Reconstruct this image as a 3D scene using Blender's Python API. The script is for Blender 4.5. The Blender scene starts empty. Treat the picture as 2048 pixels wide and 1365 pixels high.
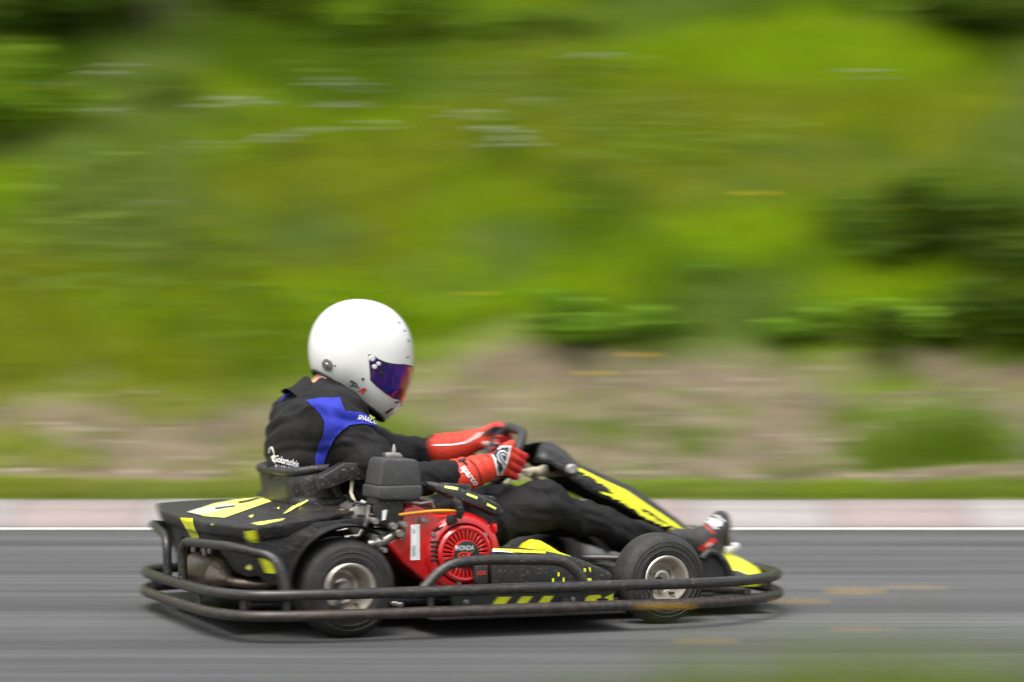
import bpy, bmesh, math, random
import numpy as np
from mathutils import Vector, Matrix
from mathutils.bvhtree import BVHTree

R = math.radians
S = bpy.context.scene
C = S.collection
random.seed(7)
rng = np.random.default_rng(11)

# ------------------------------------------------------------------ camera, sky, sun, exposure
CAM_H, CAM_F, FPX, HOR = 0.8, 8.0, 5280.0, 698.0
cam = bpy.data.cameras.new('camera')
camo = bpy.data.objects.new('camera', cam)
C.objects.link(camo)
camo.location = (0, -CAM_F, CAM_H)
camo.rotation_euler = (R(90), 0, 0)
cam.sensor_width = 36
cam.lens = 36 * FPX / 2048
cam.shift_y = (HOR - 682.5) / 2048
cam.clip_start = 0.05
cam.clip_end = 2000
cam.dof.use_dof = True
cam.dof.focus_distance = 7.63
cam.dof.aperture_fstop = 5.0
cam.dof.aperture_ratio = 0.051        # anamorphic lens: the out-of-focus blur is wide and flat
S.camera = camo

world = bpy.data.worlds.new('World')
S.world = world
world.use_nodes = True
wn = world.node_tree
wn.nodes.clear()
sky = wn.nodes.new('ShaderNodeTexSky')
sky.sky_type = 'NISHITA'
sky.sun_disc = False
SUN_EL, SUN_AZ = 62, 208            # degrees; azimuth clockwise from +Y
sky.sun_elevation = R(SUN_EL)
sky.sun_rotation = R(SUN_AZ)
sky.air_density = 1.6
sky.dust_density = 4.0
sky.ozone_density = 1.0
bgn = wn.nodes.new('ShaderNodeBackground')
bgn.inputs[1].default_value = 0.13
hs = wn.nodes.new('ShaderNodeHueSaturation')   # cloud cover takes most of the blue out of the sky
hs.inputs['Saturation'].default_value = 0.35
wo = wn.nodes.new('ShaderNodeOutputWorld')
wn.links.new(sky.outputs[0], hs.inputs['Color'])
wn.links.new(hs.outputs[0], bgn.inputs[0])
wn.links.new(bgn.outputs[0], wo.inputs[0])

sun = bpy.data.lights.new('sun', 'SUN')
sun.energy = 1.5
sun.angle = R(45)
sun.color = (1.0, 0.96, 0.9)
suno = bpy.data.objects.new('sun', sun)
C.objects.link(suno)
sd = Vector((math.sin(R(SUN_AZ)) * math.cos(R(SUN_EL)), math.cos(R(SUN_AZ)) * math.cos(R(SUN_EL)), math.sin(R(SUN_EL))))
suno.rotation_euler = sd.to_track_quat('Z', 'Y').to_euler()
suno.location = sd * 30

S.view_settings.view_transform = 'Standard'
S.view_settings.look = 'None'
S.view_settings.gamma = 1
S.view_settings.exposure = 1.1
S.view_settings.use_curve_mapping = False
S.render.engine = 'CYCLES'
S.cycles.use_denoising = True
S.cycles.max_bounces = 8

# ------------------------------------------------------------------ kart frame
YAW = R(20)
KO = Vector((-0.17, 0.0, 0.0))
KM = Matrix.Translation(KO) @ Matrix.Rotation(YAW, 4, 'Z')
KI = KM.inverted()
KCAM = KI @ Vector((0, -CAM_F, CAM_H))


def ray(px, py):
    d = Vector(((px - 1024) / FPX, 1.0, (HOR - py) / FPX))
    return (KI.to_3x3() @ d).normalized()


def L(px, py, y):
    """point of the kart's own frame on the plane at sideways distance y"""
    d = ray(px, py)
    t = (y - KCAM.y) / d.y
    return KCAM + d * t


# ------------------------------------------------------------------ materials
MATS = {}


def nodes_of(name):
    m = bpy.data.materials.new(name)
    m.use_nodes = True
    nt = m.node_tree
    return m, nt, nt.nodes['Principled BSDF']


def mat(name, col, rough=.5, metal=0., var=.12, scale=8., bump=0., bscale=120., coat=0., dust=0., dustcol=(.16, .13, .10), spec=.5, stretch=None, sheen=0., speck=0.):
    if name in MATS:
        return MATS[name]
    m, nt, b = nodes_of(name)
    N, K = nt.nodes, nt.links
    tc = N.new('ShaderNodeTexCoord')
    src = tc.outputs['Object']
    if stretch:
        mp = N.new('ShaderNodeMapping')
        mp.inputs['Scale'].default_value = stretch
        K.new(src, mp.inputs[0])
        src = mp.outputs[0]
    nz = N.new('ShaderNodeTexNoise')
    nz.inputs['Scale'].default_value = scale
    nz.inputs['Detail'].default_value = 6
    nz.inputs['Roughness'].default_value = .62
    K.new(src, nz.inputs['Vector'])
    mx = N.new('ShaderNodeMix')
    mx.data_type = 'RGBA'
    lo = [max(0, c * (1 - var)) for c in col]
    hi = [min(1, c * (1 + var)) for c in col]
    mx.inputs[6].default_value = (*lo, 1)
    mx.inputs[7].default_value = (*hi, 1)
    K.new(nz.outputs[0], mx.inputs[0])
    out = mx.outputs[2]
    if dust > 0:
        n2 = N.new('ShaderNodeTexNoise')
        n2.inputs['Scale'].default_value = scale * 2.3
        n2.inputs['Detail'].default_value = 9
        n2.inputs['Roughness'].default_value = .75
        K.new(src, n2.inputs['Vector'])
        rp = N.new('ShaderNodeMapRange')
        rp.inputs[1].default_value = .45
        rp.inputs[2].default_value = .75
        rp.inputs[3].default_value = 0
        rp.inputs[4].default_value = dust
        K.new(n2.outputs[0], rp.inputs[0])
        m2 = N.new('ShaderNodeMix')
        m2.data_type = 'RGBA'
        m2.inputs[7].default_value = (*dustcol, 1)
        K.new(rp.outputs[0], m2.inputs[0])
        K.new(out, m2.inputs[6])
        out = m2.outputs[2]
    if speck > 0:
        n4 = N.new('ShaderNodeTexNoise')
        n4.inputs['Scale'].default_value = 190
        n4.inputs['Detail'].default_value = 3
        mp4 = N.new('ShaderNodeMapping')
        mp4.inputs['Scale'].default_value = (.45, 1, 1)
        mp4.inputs['Rotation'].default_value = (.3, .5, .4)
        K.new(tc.outputs['Object'], mp4.inputs[0])
        K.new(mp4.outputs[0], n4.inputs['Vector'])
        r4 = N.new('ShaderNodeMapRange')
        r4.inputs[1].default_value = .60
        r4.inputs[2].default_value = .74
        r4.inputs[3].default_value = 0
        r4.inputs[4].default_value = speck
        K.new(n4.outputs[0], r4.inputs[0])
        m4 = N.new('ShaderNodeMix')
        m4.data_type = 'RGBA'
        m4.inputs[7].default_value = (.22, .20, .17, 1)
        K.new(r4.outputs[0], m4.inputs[0])
        K.new(out, m4.inputs[6])
        out = m4.outputs[2]
    K.new(out, b.inputs['Base Color'])
    rr = N.new('ShaderNodeMapRange')
    rr.inputs[3].default_value = max(.02, rough - .1)
    rr.inputs[4].default_value = min(1, rough + .12)
    K.new(nz.outputs[0], rr.inputs[0])
    K.new(rr.outputs[0], b.inputs['Roughness'])
    b.inputs['Metallic'].default_value = metal
    b.inputs['Coat Weight'].default_value = coat
    b.inputs['Coat Roughness'].default_value = .06
    b.inputs['Specular IOR Level'].default_value = spec
    b.inputs['Sheen Weight'].default_value = sheen
    if bump > 0:
        n3 = N.new('ShaderNodeTexNoise')
        n3.inputs['Scale'].default_value = bscale
        n3.inputs['Detail'].default_value = 4
        K.new(src, n3.inputs['Vector'])
        bp = N.new('ShaderNodeBump')
        bp.inputs['Strength'].default_value = bump
        bp.inputs['Distance'].default_value = .01
        K.new(n3.outputs[0], bp.inputs['Height'])
        K.new(bp.outputs[0], b.inputs['Normal'])
    MATS[name] = m
    return m


M_PLASTIC = mat('black_plastic', (.012, .012, .013), .45, var=.3, scale=14, bump=.06, bscale=260, dust=.2, spec=.38, speck=.7)
M_PANEL = mat('grey_black_panel', (.017, .0175, .018), .5, var=.25, scale=20, bump=.05, bscale=300, dust=.2, spec=.38, speck=.6)
M_TUBE = mat('painted_steel_tube', (.014, .014, .0145), .33, var=.35, scale=26, bump=.12, bscale=160, dust=.4, dustcol=(.12, .085, .055), speck=.5)
M_RUST = mat('scuffed_lower_tube', (.018, .016, .015), .42, var=.35, scale=22, bump=.18, bscale=130, dust=.6, dustcol=(.15, .095, .06))
M_YEL = mat('yellow_vinyl', (.72, .74, .015), .4, var=.08, scale=16, dust=.3, dustcol=(.16, .16, .05), speck=.5)
M_YELP = mat('pale_yellow_vinyl', (.78, .80, .16), .42, var=.08, scale=16, dust=.2, dustcol=(.2, .2, .16))
M_RED = mat('red_enamel', (.47, .007, .008), .26, var=.1, scale=9, coat=.6, dust=.25, dustcol=(.16, .025, .02), speck=.25)
M_RUBBER = mat('tyre_rubber', (.015, .0145, .014), .7, var=.25, scale=18, bump=.1, bscale=200, dust=.35, dustcol=(.11, .095, .08))
M_ALLOY = mat('cast_alloy', (.55, .51, .45), .38, metal=.75, var=.12, scale=30, bump=.05, bscale=220, dust=.4, dustcol=(.28, .23, .17))
M_STEEL = mat('bare_steel', (.34, .325, .30), .38, metal=.85, var=.35, scale=40, dust=.6, dustcol=(.16, .12, .09))
M_MUFF = mat('heated_muffler', (.13, .105, .085), .36, metal=.85, var=.5, scale=16, bump=.2, bscale=70, dust=.7, dustcol=(.13, .065, .03), speck=.3)
M_DARK = mat('dark_gap', (.006, .006, .006), .8, var=.1)
M_BADGE = mat('badge_green_black', (.008, .022, .016), .3, var=.1)
M_WHITE = mat('white_print', (.80, .80, .79), .45, var=.05)
M_SILVER = mat('silver_print', (.62, .64, .64), .35, metal=.3, var=.05)
M_REDP = mat('red_print', (.70, .03, .02), .4, var=.05)
M_CREAM = mat('cream_nylon', (.66, .58, .42), .5, var=.1, scale=20, dust=.25)
M_HELM = mat('white_gelcoat', (.66, .655, .64), .14, var=.02, scale=4, coat=.5)
M_SUIT = mat('black_twill', (.0085, .0078, .0082), .8, var=.35, scale=11, bump=.3, bscale=60, dust=.12, dustcol=(.035, .03, .028), spec=.3)
M_BLUE = mat('blue_twill', (.020, .030, .33), .75, var=.15, scale=16, bump=.2, bscale=60, spec=.3)
M_SKIN = mat('neck_skin', (.62, .33, .22), .5, var=.08, scale=30)
M_GLOVE = mat('orange_red_glove', (.60, .036, .012), .55, var=.14, scale=18, bump=.25, bscale=90)
M_GLOVE2 = mat('crimson_palm', (.45, .012, .016), .55, var=.1, scale=18, bump=.2, bscale=90)
M_BLK = mat('black_patch', (.012, .012, .014), .6, var=.2)
M_BOOT = mat('grey_suede', (.026, .026, .027), .75, var=.2, scale=30, bump=.2, bscale=150, dust=.15)
M_SKIRT = mat('skirt_plate', (.016, .016, .017), .4, var=.25, scale=18, dust=.15)


def visor_mat():
    m, nt, b = nodes_of('iridium_visor')
    N, K = nt.nodes, nt.links
    tc = N.new('ShaderNodeTexCoord')
    mp = N.new('ShaderNodeMapping')
    mp.inputs['Scale'].default_value = (60, 60, 9)
    mp.inputs['Rotation'].default_value = (0, R(14), 0)
    K.new(tc.outputs['Object'], mp.inputs[0])
    nz = N.new('ShaderNodeTexNoise')
    nz.inputs['Scale'].default_value = 1.0
    nz.inputs['Detail'].default_value = 3
    K.new(mp.outputs[0], nz.inputs['Vector'])
    lw = N.new('ShaderNodeLayerWeight')
    lw.inputs[0].default_value = .45
    nc = N.new('ShaderNodeMapRange')
    nc.inputs[1].default_value = .33
    nc.inputs[2].default_value = .67
    K.new(nz.outputs[0], nc.inputs[0])
    ad = N.new('ShaderNodeMath')
    ad.operation = 'MULTIPLY_ADD'
    ad.inputs[1].default_value = .55
    K.new(nc.outputs[0], ad.inputs[0])
    K.new(lw.outputs['Facing'], ad.inputs[2])
    cr = N.new('ShaderNodeValToRGB')
    e = cr.color_ramp.elements
    e[0].position = .25
    e[0].color = (.07, .02, .24, 1)
    e[1].position = .95
    e[1].color = (.60, .22, .04, 1)
    for p, c in ((.45, (.03, .03, .34, 1)), (.6, (.25, .04, .42, 1)), (.78, (.62, .04, .05, 1))):
        x = e.new(p)
        x.color = c
    K.new(ad.outputs[0], cr.inputs[0])
    K.new(cr.outputs[0], b.inputs['Base Color'])
    b.inputs['Metallic'].default_value = .85
    b.inputs['Roughness'].default_value = .1
    b.inputs['Coat Weight'].default_value = .4
    return m


M_VISOR = visor_mat()

# ------------------------------------------------------------------ object helpers


def link(name, me, m=None, parent=None, smooth=True):
    o = bpy.data.objects.new(name, me)
    C.objects.link(o)
    if m is not None and not me.materials:
        me.materials.append(m)
    if parent is not None:
        o.parent = parent
    if smooth and len(me.polygons):
        me.polygons.foreach_set('use_smooth', [True] * len(me.polygons))
    return o


def tag(o, label=None, cat=None, group=None, kind=None):
    if label:
        o['label'] = label
    if cat:
        o['category'] = cat
    if group:
        o['group'] = group
    if kind:
        o['kind'] = kind
    return o


def empty(name, loc=(0, 0, 0), rz=0.):
    o = bpy.data.objects.new(name, None)
    C.objects.link(o)
    o.location = loc
    o.rotation_euler = (0, 0, rz)
    o.empty_display_size = .1
    return o


def mesh_of(name, v, f):
    me = bpy.data.meshes.new(name)
    me.from_pydata([tuple(p) for p in v], [], f)
    me.update()
    return me


class MB:
    """collects shapes that belong to one part"""

    def __init__(s):
        s.v, s.f = [], []

    def add(s, v, f):
        n = len(s.v)
        s.v += [Vector(p) for p in v]
        s.f += [tuple(i + n for i in q) for q in f]
        return s

    def bm(s, bm):
        bm.verts.index_update()
        return s.add([v.co.copy() for v in bm.verts], [[v.index for v in f.verts] for f in bm.faces])

    def mirror(s):
        m = MB()
        m.v = [Vector((p.x, -p.y, p.z)) for p in s.v]
        m.f = [tuple(reversed(q)) for q in s.f]
        return m

    def build(s, name, m, parent=None, sharp=R(38)):
        me = mesh_of(name, s.v, s.f)
        bm = bmesh.new()
        bm.from_mesh(me)
        bmesh.ops.recalc_face_normals(bm, faces=bm.faces)
        bmesh.ops.triangulate(bm, faces=bm.faces[:])
        bm.to_mesh(me)
        bm.free()
        o = link(name, me, m, parent)
        if sharp:
            me.set_sharp_from_angle(angle=sharp)
        return o


def roundpath(pts, r=.04, n=6, closed=False):
    pts = [Vector(p) for p in pts]
    out = []
    k = len(pts)
    for i in range(k):
        if not closed and i in (0, k - 1):
            out.append(pts[i])
            continue
        a, b, c = pts[i - 1], pts[i], pts[(i + 1) % k]
        d1, d2 = (a - b), (c - b)
        q = min(r, d1.length * .48, d2.length * .48)
        p0, p2 = b + d1.normalized() * q, b + d2.normalized() * q
        for j in range(n + 1):
            t = j / n
            out.append(p0 * (1 - t) ** 2 + b * 2 * t * (1 - t) + p2 * t * t)
    return out


def tube(mb, path, rad, seg=12, closed=False, sx=1., caps=True):
    """round tube along a path; rad is a number or one per point"""
    path = [Vector(p) for p in path]
    n = len(path)
    rr = rad if isinstance(rad, (list, tuple)) else [rad] * n
    tang = []
    for i in range(n):
        a = path[i - 1] if (i or closed) else path[i]
        b = path[(i + 1) % n] if (i < n - 1 or closed) else path[i]
        tang.append((b - a).normalized())
    u = tang[0].orthogonal().normalized()
    V, Fc = [], []
    for i in range(n):
        t = tang[i]
        u = (u - t * u.dot(t)).normalized()
        w = t.cross(u)
        for j in range(seg):
            a = 2 * math.pi * j / seg
            V.append(path[i] + (u * math.cos(a) * sx + w * math.sin(a)) * rr[i])
    m = n if closed else n - 1
    for i in range(m):
        for j in range(seg):
            a, b = i * seg + j, i * seg + (j + 1) % seg
            c, d = ((i + 1) % n) * seg + (j + 1) % seg, ((i + 1) % n) * seg + j
            Fc.append((a, b, c, d))
    if not closed and caps:
        Fc.append(tuple(range(seg - 1, -1, -1)))
        Fc.append(tuple((n - 1) * seg + j for j in range(seg)))
    mb.add(V, Fc)
    return mb


def lathe(mb, prof, center, axis='Y', seg=48, closed=False, caps=True):
    """prof = [(distance along axis, radius)]"""
    c = Vector(center)
    V, Fc = [], []
    for (h, r) in prof:
        for j in range(seg):
            a = 2 * math.pi * j / seg
            if axis == 'Y':
                V.append(c + Vector((r * math.cos(a), h, r * math.sin(a))))
            elif axis == 'Z':
                V.append(c + Vector((r * math.cos(a), r * math.sin(a), h)))
            else:
                V.append(c + Vector((h, r * math.cos(a), r * math.sin(a))))
    n = len(prof)
    for i in range(n if closed else n - 1):
        i2 = (i + 1) % n
        for j in range(seg):
            Fc.append((i * seg + j, i * seg + (j + 1) % seg, i2 * seg + (j + 1) % seg, i2 * seg + j))
    if not closed and caps:
        if prof[0][1] > 1e-6:
            Fc.append(tuple(range(seg)))
        if prof[-1][1] > 1e-6:
            Fc.append(tuple((n - 1) * seg + j for j in reversed(range(seg))))
    mb.add(V, Fc)
    return mb


def solid(mb, ring_a, ring_b, bevel=.004, seg=2):
    """prism between two rings of equal length, edges bevelled"""
    bm = bmesh.new()
    va = [bm.verts.new(p) for p in ring_a]
    vb = [bm.verts.new(p) for p in ring_b]
    n = len(va)
    bm.faces.new(va)
    bm.faces.new(list(reversed(vb)))
    for i in range(n):
        j = (i + 1) % n
        bm.faces.new((va[j], va[i], vb[i], vb[j]))
    bmesh.ops.recalc_face_normals(bm, faces=bm.faces)
    if bevel:
        bmesh.ops.bevel(bm, geom=bm.edges[:], offset=bevel, segments=seg, affect='EDGES', profile=.5, clamp_overlap=True)
    bmesh.ops.triangulate(bm, faces=[f for f in bm.faces if len(f.verts) > 4])
    mb.bm(bm)
    bm.free()
    return mb


def prism_px(mb, poly, y0, y1, bevel=.004, seg=2, shrink=1.):
    a = [L(x, y, y0) for x, y in poly]
    c = sum(a, Vector()) / len(a)
    b = [Vector((c.x + (p.x - c.x) * shrink, y1, c.z + (p.z - c.z) * shrink)) for p in a]
    return solid(mb, a, b, bevel, seg)


def box(mb, lo, hi, bevel=.004, seg=2):
    (x0, y0, z0), (x1, y1, z1) = lo, hi
    a = [Vector(p) for p in ((x0, y0, z0), (x1, y0, z0), (x1, y1, z0), (x0, y1, z0))]
    b = [Vector(p) for p in ((x0, y0, z1), (x1, y0, z1), (x1, y1, z1), (x0, y1, z1))]
    return solid(mb, a, b, bevel, seg)


# ---- marks: a flat shape given as seen from the trackside is laid on the surface below it
def bvh(objs):
    V, P = [], []
    for o in (objs if isinstance(objs, (list, tuple)) else [objs]):
        n = len(V)
        V += [v.co.copy() for v in o.data.vertices]
        P += [tuple(i + n for i in p.vertices) for p in o.data.polygons]
    return BVHTree.FromPolygons(V, P)


def lay(name, bm, target, m, parent, off=.0018, cell=7., maxedge=.05, celly=None, split=False):
    tree = target if isinstance(target, BVHTree) else bvh(target)
    xs = [v.co.x for v in bm.verts]
    ys = [v.co.y for v in bm.verts]
    cellx = cell
    for ax, vals in ((0, xs), (1, ys)):
        cell = cellx if ax == 0 else (celly or cellx)
        k = math.floor(min(vals) / cell) + 1
        while k * cell < max(vals):
            co = Vector((k * cell, 0, 0)) if ax == 0 else Vector((0, k * cell, 0))
            no = Vector((1, 0, 0)) if ax == 0 else Vector((0, 1, 0))
            bmesh.ops.bisect_plane(bm, geom=bm.verts[:] + bm.edges[:] + bm.faces[:], plane_co=co, plane_no=no)
            k += 1
    bmesh.ops.triangulate(bm, faces=bm.faces[:])
    dead = []
    for v in bm.verts:
        d = ray(v.co.x, v.co.y)
        h = tree.ray_cast(KCAM, d)
        if h[0] is None:
            dead.append(v)
        else:
            nrm = h[1] if h[1].dot(d) < 0 else -h[1]
            v.co = h[0] + (nrm - d).normalized() * off
    bmesh.ops.delete(bm, geom=dead, context='VERTS')
    bad = [f for f in bm.faces if max(e.calc_length() for e in f.edges) > maxedge]
    bmesh.ops.delete(bm, geom=bad, context='FACES')
    for f in bm.faces:
        f.normal_update()
        if f.normal.dot(f.calc_center_median() - KCAM) > 0:
            f.normal_flip()
    if split:
        # a mark that runs over an edge lies on the surface in separate pieces
        left, isl = set(bm.faces), []
        while left:
            st_, cur = [left.pop()], []
            while st_:
                f = st_.pop()
                cur.append(f)
                for e in f.edges:
                    for g in e.link_faces:
                        if g in left:
                            left.remove(g)
                            st_.append(g)
            isl.append(cur)
        tot = sum(f.calc_area() for f in bm.faces)
        out = None
        for cur in sorted(isl, key=lambda q: -sum(f.calc_area() for f in q)):
            if out is not None and sum(f.calc_area() for f in cur) < .06 * tot:
                continue
            vi, V, Fc = {}, [], []
            for f in cur:
                for v in f.verts:
                    if v not in vi:
                        vi[v] = len(V)
                        V.append(v.co.copy())
                Fc.append([vi[v] for v in f.verts])
            o = link(name, mesh_of(name, V, Fc), m, parent)
            out = out or o
        bm.free()
        return out
    me = bpy.data.meshes.new(name)
    bm.to_mesh(me)
    bm.free()
    return link(name, me, m, parent)


def mark(name, polys, target, m, parent, off=.0018, cell=7., maxedge=.05, celly=None):
    bm = bmesh.new()
    for poly in polys:
        bm.faces.new([bm.verts.new((x, y, 0)) for x, y in poly])
    return lay(name, bm, target, m, parent, off, cell, maxedge, celly, len(polys) == 1)


def lettering(text, at, size, target, m, parent, ang=0., shear=0., sx=1., bold=.0, off=.003, cell=5., name='lettering', persp=0., space=1.):
    cu = bpy.data.curves.new('t', 'FONT')
    cu.body = text
    cu.size = 1
    cu.shear = shear
    cu.offset = bold
    cu.space_character = space
    cu.resolution_u = 3
    to = bpy.data.objects.new('t', cu)
    C.objects.link(to)
    dg = bpy.context.evaluated_depsgraph_get()
    me = bpy.data.meshes.new_from_object(to.evaluated_get(dg))
    C.objects.unlink(to)
    bpy.data.objects.remove(to)
    bm = bmesh.new()
    bm.from_mesh(me)
    bpy.data.meshes.remove(me)
    ca, sa = math.cos(R(ang)), math.sin(R(ang))
    for v in bm.verts:
        u, w = v.co.x * size * sx, v.co.y * size
        v.co = Vector((at[0] + u * ca - w * sa, at[1] - (u * sa + w * ca), 0))
    return lay(name, bm, target, m, parent, off, cell)


# ---- organic shapes: smooth union of tapered limbs turned into one surface
def sdf_mesh(prims, h, k=.02, pad=.03, cut=None):
    lo, hi = np.full(3, 1e9), np.full(3, -1e9)
    for p in prims:
        if p[0] == 'cap':
            for q, r in ((p[1], p[3]), (p[2], p[4])):
                lo = np.minimum(lo, np.array(q) - r)
                hi = np.maximum(hi, np.array(q) + r)
        else:
            r = max(p[2])
            lo = np.minimum(lo, np.array(p[1]) - r)
            hi = np.maximum(hi, np.array(p[1]) + r)
    lo -= pad
    hi += pad
    n = np.ceil((hi - lo) / h).astype(int) + 1
    ax = [lo[i] + np.arange(n[i]) * h for i in range(3)]
    X, Y, Z = np.meshgrid(*ax, indexing='ij')
    F = np.full(X.shape, 1e3)
    for p in prims:
        if p[0] == 'cap':
            a, b = np.array(p[1], float), np.array(p[2], float)
            ra, rb = p[3], p[4]
            fold = p[5] if len(p) > 5 else None
            ab = b - a
            t = ((X - a[0]) * ab[0] + (Y - a[1]) * ab[1] + (Z - a[2]) * ab[2]) / max(1e-9, ab @ ab)
            tcl = np.clip(t, 0, 1)
            dx, dy, dz = X - a[0] - ab[0] * tcl, Y - a[1] - ab[1] * tcl, Z - a[2] - ab[2] * tcl
            rad = ra + (rb - ra) * tcl
            if fold:
                amp, fr, ph = fold
                rad = rad + amp * np.sin(fr * t + 2.2 * np.sin(9 * dz + 7 * dy + ph) + ph) * np.exp(-((t - .5) / .75) ** 4)
            D = np.sqrt(dx * dx + dy * dy + dz * dz) - rad
        else:
            c, r = np.array(p[1], float), np.array(p[2], float)
            q = np.stack([X - c[0], Y - c[1], Z - c[2]], -1)
            if len(p) > 3:
                q = q @ np.array(p[3])
            k0 = np.sqrt(((q / r) ** 2).sum(-1)) + 1e-9
            k1 = np.sqrt(((q / (r * r)) ** 2).sum(-1)) + 1e-9
            D = k0 * (k0 - 1) / k1
        kk = k
        hh = np.clip(.5 + .5 * (D - F) / kk, 0, 1)
        F = D * (1 - hh) + F * hh - kk * hh * (1 - hh)
    if cut is not None:
        for (pt, nr) in cut:
            F = np.maximum(F, (X - pt[0]) * nr[0] + (Y - pt[1]) * nr[1] + (Z - pt[2]) * nr[2])
    sg = F < 0
    nx, ny, nz = F.shape
    acc = np.zeros((nx - 1, ny - 1, nz - 1, 3))
    cnt = np.zeros((nx - 1, ny - 1, nz - 1))
    G = np.stack([X, Y, Z], -1)
    cor = [(i, j, l) for i in (0, 1) for j in (0, 1) for l in (0, 1)]
    sl = lambda A, c: A[c[0]:nx - 1 + c[0], c[1]:ny - 1 + c[1], c[2]:nz - 1 + c[2]]
    for ia, a in enumerate(cor):
        for b in cor[ia + 1:]:
            if sum(abs(a[q] - b[q]) for q in range(3)) != 1:
                continue
            fa, fb = sl(F, a), sl(F, b)
            cr = (fa < 0) != (fb < 0)
            den = np.where(cr, fa - fb, 1)
            t = np.where(cr, fa / den, 0)[..., None]
            acc += np.where(cr[..., None], sl(G, a) * (1 - t) + sl(G, b) * t, 0)
            cnt += cr
    actv = cnt > 0
    idx = np.full(actv.shape, -1, int)
    idx[actv] = np.arange(actv.sum())
    V = acc[actv] / cnt[actv][:, None]
    quads = []
    for axn in range(3):
        s0 = [slice(1, -1)] * 3
        s1 = [slice(1, -1)] * 3
        s0[axn] = slice(0, -1)
        s1[axn] = slice(1, None)
        a, b = sg[tuple(s0)], sg[tuple(s1)]
        ii = np.argwhere(a != b)
        fl = a[tuple(ii.T)]
        ofs = np.ones(3, int)
        ofs[axn] = 0
        ii = ii + ofs
        o1, o2 = [(1, 2), (2, 0), (0, 1)][axn]
        e1, e2 = np.zeros(3, int), np.zeros(3, int)
        e1[o1] = 1
        e2[o2] = 1
        g = lambda q: idx[q[:, 0], q[:, 1], q[:, 2]]
        Q = np.stack([g(ii - e1 - e2), g(ii - e2), g(ii), g(ii - e1)], 1)
        Q[~fl] = Q[~fl][:, ::-1]
        quads.append(Q)
    Q = np.concatenate(quads)
    Q = Q[(Q >= 0).all(1)]
    return V, Q


def normals_of(V, Q):
    fn = np.cross(V[Q[:, 2]] - V[Q[:, 0]], V[Q[:, 3]] - V[Q[:, 1]])
    N = np.zeros_like(V)
    for i in range(4):
        np.add.at(N, Q[:, i], fn)
    return N / (np.linalg.norm(N, axis=1)[:, None] + 1e-12)


def fold_field(V):
    """creases of loose cloth: ridged noise pulled out along two slanting directions"""
    x, y, z = V.T
    wx = x + .05 * (fbm(x * 9, z * 9, 201) - .5)
    wz = z + .05 * (fbm(x * 8 + 3, z * 8, 211) - .5)
    a = fbm(13 * (wx + .55 * wz) + 3 * y, 4 * (wz - .6 * wx) + 5 * y, 221, 3)
    c = fbm(5 * (wx - .2 * wz) + 3 * y, 17 * (wz + .35 * wx) + 6 * y, 231, 3)
    r1 = 1 - np.abs(2 * a - 1) * 2.2
    r2 = 1 - np.abs(2 * c - 1) * 2.2
    return np.clip(r1, -.4, 1) * .55 + np.clip(r2, -.4, 1) * .55 - .3


def sdf_obj(name, prims, h, m, parent, k=.02, smooth=2, cut=None, folds=0.):
    V, Q = sdf_mesh(prims, h, k, cut=cut)
    smooth_first = folds > 0
    for _ in range(smooth):
        s = np.zeros_like(V)
        c = np.zeros(len(V))
        for i in range(4):
            np.add.at(s, Q[:, i], V[Q[:, (i + 1) % 4]])
            np.add.at(c, Q[:, i], 1)
            np.add.at(s, Q[:, i], V[Q[:, (i + 3) % 4]])
            np.add.at(c, Q[:, i], 1)
        V = V * .5 + .5 * s / np.maximum(c, 1)[:, None]
    if folds:
        V = V + normals_of(V, Q) * (folds * fold_field(V))[:, None]
    me = mesh_of(name, V.tolist(), Q.tolist())
    return link(name, me, m, parent)


def vnoise(x, y, seed=0):
    """smooth value noise in numpy, 0..1"""
    xi, yi = np.floor(x).astype(np.int64), np.floor(y).astype(np.int64)
    fx, fy = x - xi, y - yi
    fx, fy = fx * fx * (3 - 2 * fx), fy * fy * (3 - 2 * fy)

    def hsh(a, b):
        n = (a * 374761393 + b * 668265263 + seed * 1442695041) & 0x7fffffff
        n = ((n ^ (n >> 13)) * 1274126177) & 0x7fffffff
        return ((n ^ (n >> 16)) & 0xffff) / 65535.
    return (hsh(xi, yi) * (1 - fx) + hsh(xi + 1, yi) * fx) * (1 - fy) + (hsh(xi, yi + 1) * (1 - fx) + hsh(xi + 1, yi + 1) * fx) * fy


def fbm(x, y, seed=0, o=4):
    s, a, t = 0, .5, 0
    for i in range(o):
        s = s + a * vnoise(x * 2 ** i, y * 2 ** i, seed + i * 17)
        t += a
        a *= .5
    return s / t

# ================================================================== the setting
ROAD_Y0, ROAD_Y1 = -2.3, 3.80
KERB_Y1 = 4.28


def bank_h(x, y):
    x = np.asarray(x, float)
    y = np.asarray(y, float)
    u = y - KERB_Y1
    wob = .30 * (fbm(x * .45 + 9, y * .2, 3) - .5)
    z = .10 + .03 * np.clip(u, 0, .7) / .7
    z = z + .56 * np.clip((u - .75 - wob) / 1.15, 0, 1) ** 1.2
    z = z + .74 * np.clip(u - 1.75 - wob, 0, 5.4)
    z = z + .12 * np.clip(u - 7.1, 0, 60)
    rough = np.clip(u * 1.5, 0, 1)
    z = z + rough * (.16 * (fbm(x * .8, y * .8, 5) - .5) + .05 * (fbm(x * 3.2, y * 3.2, 8) - .5))
    return z


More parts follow.
